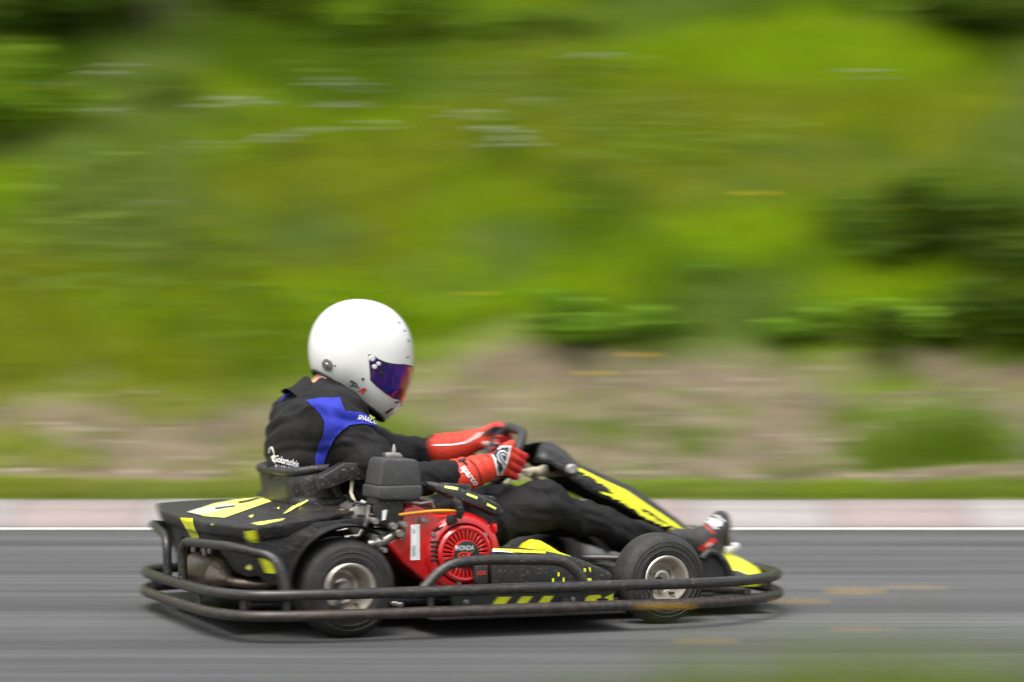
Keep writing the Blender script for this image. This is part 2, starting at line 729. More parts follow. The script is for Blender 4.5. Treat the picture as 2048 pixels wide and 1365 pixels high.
def bare(x, y):
    """1 on scraped soil, 0 under turf"""
    u = np.asarray(y, float) - KERB_Y1
    x = np.asarray(x, float)
    top = 2.02 + .6 * (fbm(x * .7 + 3, y * .3, 21) - .5) + .26 * np.clip((x + .4) / 1.5, -1, 1)
    m = np.clip((u - .22 - .5 * fbm(x * .9 + 60, u * .5, 41)) / .16, 0, 1) * np.clip((top - u) / .35, 0, 1)
    n = fbm(x * 1.1 + 40, y * 3.4, 31)
    return np.clip(m * np.clip((n - .24) / .13, 0, 1), 0, 1)


def bank_hit(px, py):
    a, b = (px - 1024) / FPX, (HOR - py) / FPX
    D = 12.4
    while D < 24 and CAM_H + b * D > float(bank_h(a * D, D - CAM_F)):
        D += .02
    return Vector((a * D, D - CAM_F, CAM_H + b * D))


def sheet(name, x0, x1, y0, y1, z, m, nx=1, ny=1):
    V = [(x0 + (x1 - x0) * i / nx, y0 + (y1 - y0) * j / ny, z) for j in range(ny + 1) for i in range(nx + 1)]
    Fc = [(j * (nx + 1) + i, j * (nx + 1) + i + 1, (j + 1) * (nx + 1) + i + 1, (j + 1) * (nx + 1) + i) for j in range(ny) for i in range(nx)]
    return tag(link(name, mesh_of(name, V, Fc), m, smooth=False), kind='structure')


def asphalt():
    m, nt, b = nodes_of('asphalt')
    N, K = nt.nodes, nt.links
    tc = N.new('ShaderNodeTexCoord')

    def noise(scale, sx, sy, det=6, ro=.6):
        mp = N.new('ShaderNodeMapping')
        mp.inputs['Scale'].default_value = (sx, sy, 1)
        K.new(tc.outputs['Object'], mp.inputs[0])
        n = N.new('ShaderNodeTexNoise')
        n.inputs['Scale'].default_value = scale
        n.inputs['Detail'].default_value = det
        n.inputs['Roughness'].default_value = ro
        K.new(mp.outputs[0], n.inputs['Vector'])
        return n.outputs[0]
    grain = noise(190, 1, 1, 5, .8)
    lanes = noise(1.5, .02, 1.0, 5, .6)       # rubbered-in driving lines run along the track
    scuff = noise(16, .035, 1, 5, .7)
    blot = noise(.9, 1, 1, 5)

    def mul(a, f0, f1, prev=None, lo=.3):
        r = N.new('ShaderNodeMapRange')
        r.inputs[1].default_value = lo
        r.inputs[2].default_value = 1 - lo
        r.inputs[3].default_value = f0
        r.inputs[4].default_value = f1
        K.new(a, r.inputs[0])
        if prev is None:
            return r.outputs[0]
        q = N.new('ShaderNodeMath')
        q.operation = 'MULTIPLY'
        K.new(prev, q.inputs[0])
        K.new(r.outputs[0], q.inputs[1])
        return q.outputs[0]
    f = mul(grain, .72, 1.28)
    f = mul(lanes, .55, 1.3, f, .37)
    f = mul(scuff, .76, 1.24, f, .36)
    f = mul(blot, .92, 1.08, f)
    mx = N.new('ShaderNodeMix')
    mx.data_type = 'RGBA'
    mx.blend_type = 'MULTIPLY'
    mx.inputs[0].default_value = 1
    mx.inputs[6].default_value = (.070, .0695, .071, 1)
    K.new(f, mx.inputs[7])
    K.new(mx.outputs[2], b.inputs['Base Color'])
    b.inputs['Roughness'].default_value = .82
    bp = N.new('ShaderNodeBump')
    bp.inputs['Strength'].default_value = .5
    bp.inputs['Distance'].default_value = .004
    K.new(grain, bp.inputs['Height'])
    K.new(bp.outputs[0], b.inputs['Normal'])
    return m


def soil():
    m, nt, b = nodes_of('bank_soil')
    N, K = nt.nodes, nt.links
    tc = N.new('ShaderNodeTexCoord')
    at = N.new('ShaderNodeAttribute')
    at.attribute_name = 'bare'
    n = N.new('ShaderNodeTexNoise')
    n.inputs['Scale'].default_value = 4.5
    n.inputs['Detail'].default_value = 10
    n.inputs['Roughness'].default_value = .7
    K.new(tc.outputs['Object'], n.inputs['Vector'])
    r1 = N.new('ShaderNodeValToRGB')
    e = r1.color_ramp.elements
    e[0].position, e[0].color = .36, (.075, .053, .034, 1)
    e[1].position, e[1].color = .72, (.21, .162, .112, 1)
    K.new(n.outputs[0], r1.inputs[0])
    r2 = N.new('ShaderNodeValToRGB')
    e = r2.color_ramp.elements
    e[0].position, e[0].color = .3, (.06, .085, .012, 1)
    e[1].position, e[1].color = .7, (.14, .19, .02, 1)
    K.new(n.outputs[0], r2.inputs[0])
    mx = N.new('ShaderNodeMix')
    mx.data_type = 'RGBA'
    K.new(at.outputs['Fac'], mx.inputs[0])
    K.new(r2.outputs[0], mx.inputs[6])
    K.new(r1.outputs[0], mx.inputs[7])
    K.new(mx.outputs[2], b.inputs['Base Color'])
    b.inputs['Roughness'].default_value = .95
    bp = N.new('ShaderNodeBump')
    bp.inputs['Strength'].default_value = .8
    bp.inputs['Distance'].default_value = .03
    K.new(n.outputs[0], bp.inputs['Height'])
    K.new(bp.outputs[0], b.inputs['Normal'])
    return m


def leafmat(name, attr=True, col=(.1, .16, .02), trans=.35, rough=.6):
    m = bpy.data.materials.new(name)
    m.use_nodes = True
    nt = m.node_tree
    N, K = nt.nodes, nt.links
    N.clear()
    out = N.new('ShaderNodeOutputMaterial')
    d = N.new('ShaderNodeBsdfPrincipled')
    d.inputs['Roughness'].default_value = rough
    d.inputs['Specular IOR Level'].default_value = .12
    t = N.new('ShaderNodeBsdfTranslucent')
    mx = N.new('ShaderNodeMixShader')
    mx.inputs[0].default_value = trans
    if attr:
        a = N.new('ShaderNodeAttribute')
        a.attribute_name = 'tint'
        K.new(a.outputs['Color'], d.inputs['Base Color'])
        K.new(a.outputs['Color'], t.inputs['Color'])
    else:
        d.inputs['Base Color'].default_value = (*col, 1)
        t.inputs['Color'].default_value = (*col, 1)
    K.new(d.outputs[0], mx.inputs[1])
    K.new(t.outputs[0], mx.inputs[2])
    K.new(mx.outputs[0], out.inputs[0])
    return m


M_ASPH = asphalt()
M_SOIL = soil()
M_GRASS = leafmat('grass_blades', trans=.42)
M_LEAF = leafmat('shrub_leaves', trans=.42, rough=.5)
M_LINE = mat('road_paint', (.60, .58, .54), .6, var=.15, scale=7, dust=.35, dustcol=(.25, .24, .23))
M_KW = mat('kerb_white', (.255, .240, .228), .75, var=.4, scale=3, stretch=(.5, 5, 5), bump=.25, bscale=60, dust=.6, dustcol=(.20, .17, .155))
M_KR = mat('kerb_red', (.235, .188, .177), .75, var=.4, scale=3, stretch=(.5, 5, 5), bump=.25, bscale=60, dust=.8, dustcol=(.23, .195, .185))
M_BARK = mat('bark', (.10, .085, .045), .9, var=.4, scale=9, bump=.9, bscale=22, stretch=(1, 1, .25))
M_STEM = leafmat('green_stem', False, (.09, .14, .025), .1)
M_UMBEL = leafmat('white_florets', False, (.42, .46, .33), .3)
M_PETAL = leafmat('yellow_petals', False, (.78, .50, .02), .3)

sheet('ground', -400, 400, -300, 500, -.05, mat('far_field', (.06, .09, .02), .9, var=.3, scale=.3))
sheet('road', -120, 120, ROAD_Y0, ROAD_Y1 + .05, 0, M_ASPH)
ln = sheet('edge_line', -120, 120, 3.62, 3.75, .004, M_LINE)

# kerb: a bed with separate painted blocks
kb = MB()
kprof = [(3.802, -.04), (3.802, .012), (3.95, .060), (4.10, .088), (KERB_Y1, .098), (KERB_Y1, -.04)]
kerb = sheet('kerb', -60, 60, 3.81, KERB_Y1, -.02, mat('kerb_bed', (.2, .18, .16), .9))
BL = .62


def kerb_mesh(m):
    mb = MB()
    solid(mb, [(.008, y, z) for y, z in kprof], [(BL - .008, y, z) for y, z in kprof], .006, 2)
    o = mb.build('kerb_block', m, kerb)
    return o


ka, kc = kerb_mesh(M_KW), kerb_mesh(M_KR)
for i in range(-26, 26):
    base = ka if i % 2 else kc
    if i in (0, 1):
        o = base
    else:
        o = base.copy()
        C.objects.link(o)
        o.parent = kerb
    o.location = (i * BL + .21, random.uniform(-.004, .004), random.uniform(-.004, .004))

# grassed bank behind the kerb
xs = np.concatenate([np.linspace(-60, -7, 40), np.linspace(-6.8, 6.8, 190), np.linspace(7, 60, 40)])
ys = np.concatenate([np.linspace(KERB_Y1 + .003, 12, 150), np.linspace(12.3, 60, 30)])
GX, GY = np.meshgrid(xs, ys)
GZ = bank_h(GX, GY)
nx, ny = len(xs), len(ys)
V = np.stack([GX.ravel(), GY.ravel(), GZ.ravel()], 1)
ii = np.arange(nx * ny).reshape(ny, nx)
Fq = np.stack([ii[:-1, :-1].ravel(), ii[:-1, 1:].ravel(), ii[1:, 1:].ravel(), ii[1:, :-1].ravel()], 1)
me = mesh_of('bank', V.tolist(), Fq.tolist())
at = me.attributes.new('bare', 'FLOAT', 'POINT')
at.data.foreach_set('value', bare(GX, GY).ravel().astype(np.float32))
tag(link('bank', me, M_SOIL), kind='structure')

# near verge on the camera's side
xs2, ys2 = np.linspace(-30, 30, 60), np.linspace(-30, ROAD_Y0 + .02, 40)
GX2, GY2 = np.meshgrid(xs2, ys2)
GZ2 = .012 + .03 * fbm(GX2 * .7, GY2 * .7, 4) * np.clip((ROAD_Y0 - GY2), 0, 1)
ii = np.arange(60 * 40).reshape(40, 60)
Fq2 = np.stack([ii[:-1, :-1].ravel(), ii[:-1, 1:].ravel(), ii[1:, 1:].ravel(), ii[1:, :-1].ravel()], 1)
me = mesh_of('verge', np.stack([GX2.ravel(), GY2.ravel(), GZ2.ravel()], 1).tolist(), Fq2.tolist())
tag(link('verge', me, mat('verge_turf', (.06, .09, .018), .95, var=.4, scale=9, bump=.6, bscale=30)), kind='structure')


def blades(name, P, H, Wd, tint, lean=.45, label=None, cat=None):
    """grass blades as one mesh: P base points (n,3)"""
    n = len(P)
    az = rng.uniform(0, 2 * np.pi, n)
    fa = rng.uniform(0, 2 * np.pi, n)
    ln_ = rng.normal(0, lean, n)
    d = np.stack([np.cos(az), np.sin(az), np.zeros(n)], 1)
    w = np.stack([np.cos(fa), np.sin(fa), np.zeros(n)], 1) * (Wd * .5)[:, None]
    up = np.zeros((n, 3))
    up[:, 2] = 1
    m1 = P + up * (H * .55)[:, None] + d * (H * ln_ * .25)[:, None]
    tp = P + up * (H * (1 - .25 * np.abs(ln_)))[:, None] + d * (H * ln_ * .85)[:, None]
    V = np.stack([P - w, P + w, m1 + w * .8, m1 - w * .8, tp], 1).reshape(-1, 3)
    b = np.arange(n) * 5
    q = np.stack([b, b + 1, b + 2, b + 3], 1)
    t = np.stack([b + 3, b + 2, b + 4], 1)
    me = bpy.data.meshes.new(name)
    me.vertices.add(len(V))
    me.vertices.foreach_set('co', V.astype(np.float32).ravel())
    me.loops.add(n * 7)
    me.loops.foreach_set('vertex_index', np.concatenate([q, t], 1).ravel().astype(np.int32))
    me.polygons.add(n * 2)
    ls = np.stack([np.arange(n) * 7, np.arange(n) * 7 + 4], 1).ravel()
    me.polygons.foreach_set('loop_start', ls.astype(np.int32))
    me.update()
    a = me.attributes.new('tint', 'FLOAT_COLOR', 'POINT')
    col = np.concatenate([tint, np.ones((n, 1))], 1)
    a.data.foreach_set('color', np.repeat(col, 5, 0).astype(np.float32).ravel())
    o = link(name, me, M_GRASS, smooth=False)
    tag(o, label, cat, kind='stuff')
    return o


def grass_tint(x, y, n):
    """kinds of grass grow in patches: fresh, olive, bluish, dry; top and sides tinted darker as shade"""
    fresh = np.array([.275, .415, .005])
    olive = np.array([.265, .330, .008])
    deep = np.array([.130, .235, .008])
    blue = np.array([.200, .290, .060])
    dry = np.array([.36, .30, .12])
    a = fbm(x * .55 + 5, y * .8, 61)
    b = fbm(x * .8 + 50, y * 1.3 + 9, 71)
    c = fbm(x * .9 + 20, y * 1.6 + 2, 81)
    t = fresh[None] * np.ones((n, 1))
    k = np.clip((a - .47) / .12, 0, 1)[:, None]
    t = t * (1 - k) + olive * k
    edge_shade = np.clip((y - 6.6) / 3., 0, 1) * .10 + np.clip((x - 1.2) / 3, 0, 1) * .07 + np.clip((-x - 1.6) / 2, 0, 1) * .05  # more deep green toward top and sides: edge darkening put into the tint
    k = np.clip((b + edge_shade - .52) / .10, 0, 1)[:, None] * .9
    t = t * (1 - k) + deep * k
    k = np.clip((c - .55) / .1, 0, 1)[:, None] * .8
    t = t * (1 - k) + blue * k
    dr = (rng.random(n) < .03 + .08 * np.clip((a - .5) / .1, 0, 1))[:, None]
    ed = np.clip((KERB_Y1 + .6 - y) / .3, 0, 1)[:, None] * (y > 0)[:, None]
    t = t * (1 - ed * .6) + np.array([.185, .215, .03]) * ed * .6
    t = np.where(dr, dry, t)
    return t * rng.uniform(.65, 1.4, (n, 1)) * rng.uniform(.92, 1.08, (n, 3))


def sample_bank(n, x0, x1, y0, y1):
    x = rng.uniform(x0, x1, n)
    y = rng.uniform(y0, y1, n)
    return x, y


x, y = sample_bank(330000, -4.6, 4.6, KERB_Y1 + .03, 11.2)
x2, y2 = sample_bank(70000, -16, 16, KERB_Y1 + .03, 12.5)
k = np.abs(x2) > 4.6
x, y = np.concatenate([x, x2[k]]), np.concatenate([y, y2[k]])
bq = bare(x, y)
tuft = fbm(x * 2.2, y * 3.5, 91)
keep = (rng.random(len(x)) > bq * .93) | ((tuft > .58) & (rng.random(len(x)) < .3))
edge = y < KERB_Y1 + .85
x, y, bq, tuft, edge = x[keep], y[keep], bq[keep], tuft[keep], edge[keep]
hgt = rng.uniform(.10, .30, len(x)) * (.6 + .9 * fbm(x * .9, y * 1.2, 17)) * np.where(edge, .30, 1) * np.where(bq > .4, .42, 1)
sc_ = np.where(np.abs(x) > 4.6, 1.8, 1)
blades('grass', np.stack([x, y, bank_h(x, y) - .01], 1), hgt, rng.uniform(.006, .013, len(x)) * sc_, grass_tint(x, y, len(x)), label='long meadow grass covering the bank behind the kerb', cat='grass')

# broad-leaved weeds between the grass
def leafcloud(name, P, nrm, size, tint, m, parent=None, **kw):
    n = len(P)
    a = rng.normal(0, 1, (n, 3))
    a /= np.linalg.norm(a, axis=1)[:, None]
    b = np.cross(a, nrm)
    b /= np.linalg.norm(b, axis=1)[:, None] + 1e-9
    a = np.cross(nrm, b)
    s = size[:, None]
    V = np.stack([P - a * s, P + b * s * .45, P + a * s, P - b * s * .45], 1).reshape(-1, 3)
    me = bpy.data.meshes.new(name)
    me.vertices.add(4 * n)
    me.vertices.foreach_set('co', V.astype(np.float32).ravel())
    me.loops.add(4 * n)
    me.loops.foreach_set('vertex_index', np.arange(4 * n, dtype=np.int32))
    me.polygons.add(n)
    me.polygons.foreach_set('loop_start', (np.arange(n) * 4).astype(np.int32))
    me.update()
    at = me.attributes.new('tint', 'FLOAT_COLOR', 'POINT')
    at.data.foreach_set('color', np.repeat(np.concatenate([tint, np.ones((n, 1))], 1), 4, 0).astype(np.float32).ravel())
    return link(name, me, m, parent, smooth=False)


def rnd_dirs(n, up=.4):
    d = rng.normal(0, 1, (n, 3))
    d[:, 2] += up
    return d / np.linalg.norm(d, axis=1)[:, None]


x, y = sample_bank(60000, -6, 6, KERB_Y1 + .7, 11.2)
clump = fbm(x * 1.3 + 7, y * 1.7 + 3, 101)
kp = (clump > .53) & (bare(x, y) < .3)
x, y = x[kp], y[kp]
n = len(x)
zz = bank_h(x, y) + rng.uniform(.04, .30, n) * np.clip((clump[kp] - .45) * 5, .3, 1)
tt = np.where((fbm(x * .7, y * .9, 111) > .5)[:, None], [.10, .18, .022], [.18, .26, .04]) * rng.uniform(.6, 1.4, (n, 1))
w = leafcloud('weeds', np.stack([x, y, zz], 1), rnd_dirs(n, 1.), rng.uniform(.018, .045, n), tt, M_LEAF)
tag(w, 'broad leaved weeds growing through the bank grass', 'weeds', kind='stuff')

# stones and clods on the scraped soil
mb_st = MB()
for i in range(420):
    xx = random.uniform(-5, 5)
    yy = random.uniform(KERB_Y1 + .5, KERB_Y1 + 1.9)
    if float(bare(xx, yy)) < .5:
        continue
    r = random.uniform(.008, .03)
    bm = bmesh.new()
    bmesh.ops.create_icosphere(bm, subdivisions=1, radius=r)
    zc = float(bank_h(xx, yy))
    for v in bm.verts:
        v.co = Vector((v.co.x * random.uniform(.8, 1.5), v.co.y, v.co.z * .7)) + Vector((xx, yy, zc + r * .2)) + Vector((random.uniform(-1, 1), random.uniform(-1, 1), random.uniform(-1, 1))) * r * .2
    mb_st.bm(bm)
    bm.free()
tag(mb_st.build('gravel', mat('stones', (.34, .29, .24), .9, var=.4, scale=5), sharp=R(20)), 'stones and clods lying on the bare soil of the bank', 'gravel', kind='stuff')


def shrub(px, py, rad, n, tint, label, hz=.9, group='shrubs growing on the bank'):
    g = bank_hit(px, py)
    base = Vector((g.x, g.y, float(bank_h(g.x, g.y)) - .03))
    t = tag(empty('shrub', base), label, 'shrub', group)
    nb = 26
    cen = rng.normal(0, 1, (nb, 3)) * np.array([.85, .40, .30]) * rad
    cen[:, 2] = np.abs(cen[:, 2]) + rad * .35
    which = rng.integers(0, nb, n)
    off = rng.normal(0, 1, (n, 3))
    off = off / np.linalg.norm(off, axis=1)[:, None] * (rng.random(n) ** .5)[:, None] * rad * rng.uniform(.18, .34, nb)[which][:, None]
    P = cen[which] + off
    P[:, 2] *= hz
    ct = np.array(tint)[None] * rng.uniform(.6, 1.45, nb)[which][:, None] * rng.uniform(.75, 1.25, (n, 1))
    leafcloud('foliage', P, rnd_dirs(n, .7), rng.uniform(.022, .05, n), ct, M_LEAF, t)
    mb = MB()
    for i in range(7):
        c = Vector(cen[i * 3])
        tube(mb, [Vector((c.x * .1, c.y * .1, 0)), Vector((c.x * .5, c.y * .4, c.z * .5)), c], [.014, .010, .004], 6)
    mb.build('stem', M_BARK, t)
    return t


EDGE_DK = (.075, .130, .010)  # dark shrubs added at the edges; leaf tone stands in for edge shade
MD = (.15, .25, .014)
shrub(2080, 560, .55, 5500, EDGE_DK, 'edge-darkened shrub at the right end, level with the helmet, highest of the pair there')
shrub(2080, 720, .45, 4000, EDGE_DK, 'lowest edge-darkened shrub at the right, just above the bare soil')
shrub(2090, 110, .60, 6000, EDGE_DK, 'edge-darkened shrub in the top right corner')
shrub(1740, 690, .30, 2600, (.15, .26, .02), 'low leafy shrub on the brow above the bare soil, right of the kart')
shrub(1190, 690, .30, 2600, (.15, .27, .02), 'low leafy shrub on the brow above the front fairing')
shrub(-30, 300, .55, 5500, MD, 'green shrub at the left end of the bank')
shrub(110, 110, .70, 7500, (.09, .155, .012), 'largest dark shrub in the top left corner')  # leaves darkened, standing in for shade in this corner
shrub(560, 60, .50, 5000, MD, 'green shrub right of the tree trunk at the top')
shrub(980, 110, .45, 4500, MD, 'green shrub at the top middle of the bank')


# a tree on the bank: trunk in view, crown above the frame
def tree(px, py, label, h=6.5, r=.13):
    g = bank_hit(px, py)
    t = tag(empty('tree', (g.x, g.y, float(bank_h(g.x, g.y)) - .1)), label, 'tree')
    mb = MB()
    path = [Vector((0, 0, 0)), Vector((.02, .02, .5)), Vector((-.04, .05, 1.6)), Vector((.05, .1, 3.2)), Vector((0, .15, 4.8)), Vector((.05, .2, h))]
    tube(mb, path, [r * 1.35, r, r * .9, r * .75, r * .45, .03], 14)
    cen = []
    for i in range(9):
        a = i * 2.4
        z0 = 2.6 + i * .36
        e = Vector((math.cos(a) * 1.5, math.sin(a) * 1.5, z0 + .9))
        tube(mb, [Vector((0, .1, z0)), Vector((e.x * .5, e.y * .5, z0 + .6)), e], [r * .4, r * .25, .02], 8)
        cen += [e, e * .75 + Vector((0, 0, z0 * .25 + .3))]
    mb.build('trunk', M_BARK, t)
    cen = np.array([tuple(c) for c in cen] + [(0, .2, h), (.3, .5, h - .5), (-.5, 0, h - .6)])
    n = 16000
    w_ = rng.integers(0, len(cen), n)
    o = rng.normal(0, .42, (n, 3))
    P = cen[w_] + o
    leafcloud('crown', P, rnd_dirs(n, .6), rng.uniform(.04, .075, n), np.array([[.05, .09, .014]]) * rng.uniform(.5, 1.5, (n, 1)), M_LEAF, t)
    return t


tree(292, 85, 'tree with a brown trunk on the bank at the upper left')


# ------------------------------------------------ wild flowers
def umbel(mb, c, r):
    n = 26
    for i in range(n):
        rr = r * math.sqrt((i + .5) / n)
        a = i * 2.39996
        p = c + Vector((rr * math.cos(a), rr * math.sin(a), r * .35 * (1 - (rr / r) ** 2) + random.uniform(-.003, .003)))
        s = r * .26
        mb.add([p + Vector((s, 0, .2 * s)), p + Vector((0, s, 0)), p + Vector((-s, 0, .2 * s)), p + Vector((0, -s, 0)), p + Vector((0, 0, s * .9))], [(0, 1, 4), (1, 2, 4), (2, 3, 4), (3, 0, 4), (3, 2, 1, 0)])


UMB = [(240, 135, .055), (105, 172, .05), (465, 203, .075), (660, 162, .05), (720, 172, .04), (690, 210, .045), (745, 248, .045), (560, 276, .055),
       (420, 288, .035), (215, 222, .045), (950, 228, .055), (985, 262, .07), (1020, 284, .05), (1193, 113, .055), (1720, 145, .045), (1985, 33, .05),
       (1075, 200, .03), (310, 405, .025), (640, 262, .05)]
ORD = 'first second third fourth fifth sixth seventh eighth ninth tenth eleventh twelfth thirteenth fourteenth fifteenth sixteenth seventeenth eighteenth nineteenth'.split()
UMB.sort()
for iu, (px, py, r) in enumerate(UMB):
    g = bank_hit(px, py + 95)
    Dd = g.y + CAM_F - .10
    hd = Vector(((px - 1024) / FPX * Dd, Dd - CAM_F, CAM_H + (HOR - py) / FPX * Dd))
    gz = float(bank_h(hd.x, hd.y))
    if hd.z - gz < .25:
        hd.z = gz + .25
    t = tag(empty('cow_parsley', (hd.x, hd.y, gz)), 'white flowering umbel plant on the grassy bank, %s of them from the left' % ORD[iu], 'flower', 'white umbel flowers on the bank')
    H = hd.z - gz
    ms, mf = MB(), MB()
    tube(ms, [(0, 0, 0), (.01, 0, H * .5), (0, 0, H)], [.004, .0035, .002], 5)
    umbel(mf, Vector((0, 0, H)), r * .8)
    mf.build('flower_head', M_UMBEL, t, None)
    for q in range(random.choice((1, 2, 2, 3))):
        a = random.uniform(0, 6.28)
        e = Vector((math.cos(a) * r * 1.9, math.sin(a) * .05, H - random.uniform(.0, .05)))
        tube(ms, [Vector((0, 0, H * .55)), Vector((e.x * .6, e.y * .6, H * .8)), e], [.003, .002, .0015], 5)
        mf = MB()
        umbel(mf, e, r * random.uniform(.55, .8))
        mf.build('flower_head', M_UMBEL, t, None)
    ms.build('stem', M_STEM, t, None)


def daisy(mf, c, r, tilt):
    """a composite flower: two rings of petals round a boss"""
    up = tilt.normalized()
    u = up.orthogonal().normalized()
    w = up.cross(u)
    for ring, k in ((1., 13), (.7, 9)):
        for i in range(k):
            a = 2 * math.pi * (i + .5 * (ring < 1)) / k
            d = u * math.cos(a) + w * math.sin(a)
            s = d.cross(up) * r * .2
            mf.add([c + d * r * .15, c + d * r * ring * .6 + s + up * r * .1, c + d * r * ring + up * r * .16, c + d * r * ring * .6 - s + up * r * .1], [(0, 1, 2, 3)])
    bm = bmesh.new()
    bmesh.ops.create_icosphere(bm, subdivisions=1, radius=r * .28)
    for v in bm.verts:
        v.co = c + v.co + up * r * .08
    mf.bm(bm)
    bm.free()


def flower(pos, gz, r, label, group, tilt=Vector((0, -.5, 1))):
    t = tag(empty('yellow_flower', (pos.x, pos.y, gz)), label, 'flower', group)
    H = pos.z - gz
    ms, mf = MB(), MB()
    tube(ms, [(0, 0, 0), (.012, 0, H * .5), (0, 0, H)], [.003, .0025, .0016], 5)
    for s in (-1, 1):
        tube(ms, [(0, 0, H * .3), (s * .02, .01, H * .42), (s * .035, .015, H * .40)], [.003, .006, .001], 4)
    daisy(mf, Vector((0, 0, H)), r, tilt)
    ms.build('stem', M_STEM, t, None)
    mf.build('flower_head', M_PETAL, t, None)


for iu, (px, py, r) in enumerate(sorted([(850, 232, .024), (1510, 406, .030), (950, 605, .022), (1190, 770, .024), (1280, 725, .026), (720, 258, .022), (1760, 440, .018), (620, 300, .02)])):
    g = bank_hit(px, py + 40)
    Dd = g.y + CAM_F - .06
    hd = Vector(((px - 1024) / FPX * Dd, Dd - CAM_F, CAM_H + (HOR - py) / FPX * Dd))
    gz = float(bank_h(hd.x, hd.y))
    hd.z = max(hd.z, gz + .2)
    flower(hd, gz, r * .8, 'small yellow flower in the bank grass, %s of them from the left' % ORD[iu], 'yellow flowers on the bank', Vector((0, -1.2, 1)))

FG = [(1710, 1183, 5.0, .0100, 'yellow flower at the near verge, right of the front bumper, brightest of them'),
      (1830, 1176, 4.9, .0065, 'yellow flower at the near verge, farthest right of them'),
      (1600, 1203, 5.0, .0075, 'yellow flower at the near verge, close to the front bumper tip'),
      (1330, 1213, 5.0, .0090, 'yellow flower in front of the front wheel, over the lower bumper rail'),
      (1410, 1283, 4.9, .0070, 'yellow flower low at the near verge below the front wheel'),
      (1730, 1259, 4.8, .0060, 'yellow flower low at the near verge, below the brightest one')]
for (px, py, Dd, r, lab) in FG:
    hd = Vector(((px - 1024) / FPX * Dd, Dd - CAM_F, CAM_H + (HOR - py) / FPX * Dd))
    flower(hd, .012, r, lab, 'yellow flowers on the near verge', Vector((0, -1.6, 1)))

# tall verge grass just in front of the lens
n = 4600
x = np.concatenate([rng.normal(.64, .22, 2400), rng.normal(.22, .14, 1200), rng.uniform(-1.2, 1.6, 1000)])
y = np.concatenate([rng.uniform(-4.6, -3.2, 2400), rng.uniform(-4.6, -3.4, 1200), rng.uniform(-5.6, -3.2, 1000)])
tall = np.concatenate([rng.uniform(.16, .36, 2400), rng.uniform(.12, .30, 1200), rng.uniform(.08, .2, 1000)])
blades('verge_grass', np.stack([x, y, np.full(n, .01)], 1), tall, rng.uniform(.004, .008, n), grass_tint(x, y, n) * .55, .3, 'tall grass of the near verge at the bottom of the picture', 'grass')
x, y = rng.uniform(-8, 8, 30000), rng.uniform(-9.5, ROAD_Y0 - .05, 30000)
kk = (np.abs(x) > .5) | (y > -7.2)
x, y = x[kk], y[kk]
n = len(x)
blades('short_grass', np.stack([x, y, np.full(n, .01)], 1), rng.uniform(.04, .12, n), rng.uniform(.003, .007, n), grass_tint(x, y, n), .45, 'short grass on the near verge beside the road', 'grass')


# ================================================================== the kart
kart = tag(empty('go_kart', KO, YAW), 'black and yellow rental go-kart with a red engine on the asphalt track', 'go-kart')


def both(mb, name, m, parent=kart):
    """a part on the near side and its mirror image on the far side"""
    a = mb.build(name, m, parent)
    b = mb.mirror().build(name, m, parent)
    return a, b


def ragged(top, bot, n, jag, seed):
    """torn-edge flame band between two polylines given as seen from the side"""
    r_ = random.Random(seed)

    def at(pl, t):
        q = t * (len(pl) - 1)
        i = min(int(q), len(pl) - 2)
        f = q - i
        return (pl[i][0] * (1 - f) + pl[i + 1][0] * f, pl[i][1] * (1 - f) + pl[i + 1][1] * f)
    a = [at(top, i / n) for i in range(n + 1)]
    b = [at(bot, i / n) for i in range(n + 1)]
    b = [(x + r_.uniform(-jag, jag) * .8, y + r_.uniform(-jag, jag * .4)) for x, y in b]
    return a + list(reversed(b))


def strips(top, bot, n, jag, seed):
    """the same band cut into convex pieces"""
    p = ragged(top, bot, n, jag, seed)
    a, b = p[:n + 1], list(reversed(p[n + 1:]))
    return [[a[i], a[i + 1], b[i + 1], b[i]] for i in range(n) if b[i][1] > a[i][1] + .3 and b[i + 1][1] > a[i + 1][1] + .3]



# ---- frame and floor
fp = MB()
box(fp, (-.62, -.36, .045), (.88, .36, .052), .002)
fp.build('floor_pan', M_PANEL, kart)
ut = MB()  # unseen trays added to deepen the shadow on the ground below
box(ut, (-.28, -.625, .046), (.30, -.366, .052), .002)
both(ut, 'added_shade_tray', M_SKIRT)
ut = MB()  # rear tray, added for the same shadow
box(ut, (-.80, -.40, .046), (-.64, .40, .052), .002)
ut.build('added_shade_tray', M_SKIRT, kart)
for s in (-1, 1):
    m_ = MB()
    tube(m_, roundpath([(-.72, s * .30, .075), (-.2, s * .33, .075), (.45, s * .30, .075), (.80, s * .22, .075)], .08), .015)
    m_.build('frame_rail', M_TUBE, kart)
m_ = MB()
tube(m_, [(-.515, -.56, .135), (-.515, .56, .135)], .016, 14)
m_.build('rear_axle', M_STEEL, kart)
m_ = MB()
tube(m_, [(.455, -.5, .125), (.455, .5, .125)], .012, 10)
tube(m_, [(.50, -.47, .12), (.44, .0, .13), (.50, .47, .12)], .007, 8)
m_.build('front_axle', M_TUBE, kart)

# ---- double bumper rail all round
half = [(-.868, 0), (-.866, -.24), (-.855, -.44), (-.800, -.59), (-.65, -.655), (-.35, -.67), (.10, -.67), (.46, -.655), (.62, -.61), (.78, -.50), (.90, -.36), (.965, -.19)]
plan = half + [(.985, 0)] + [(x, -y) for x, y in reversed(half[1:])]


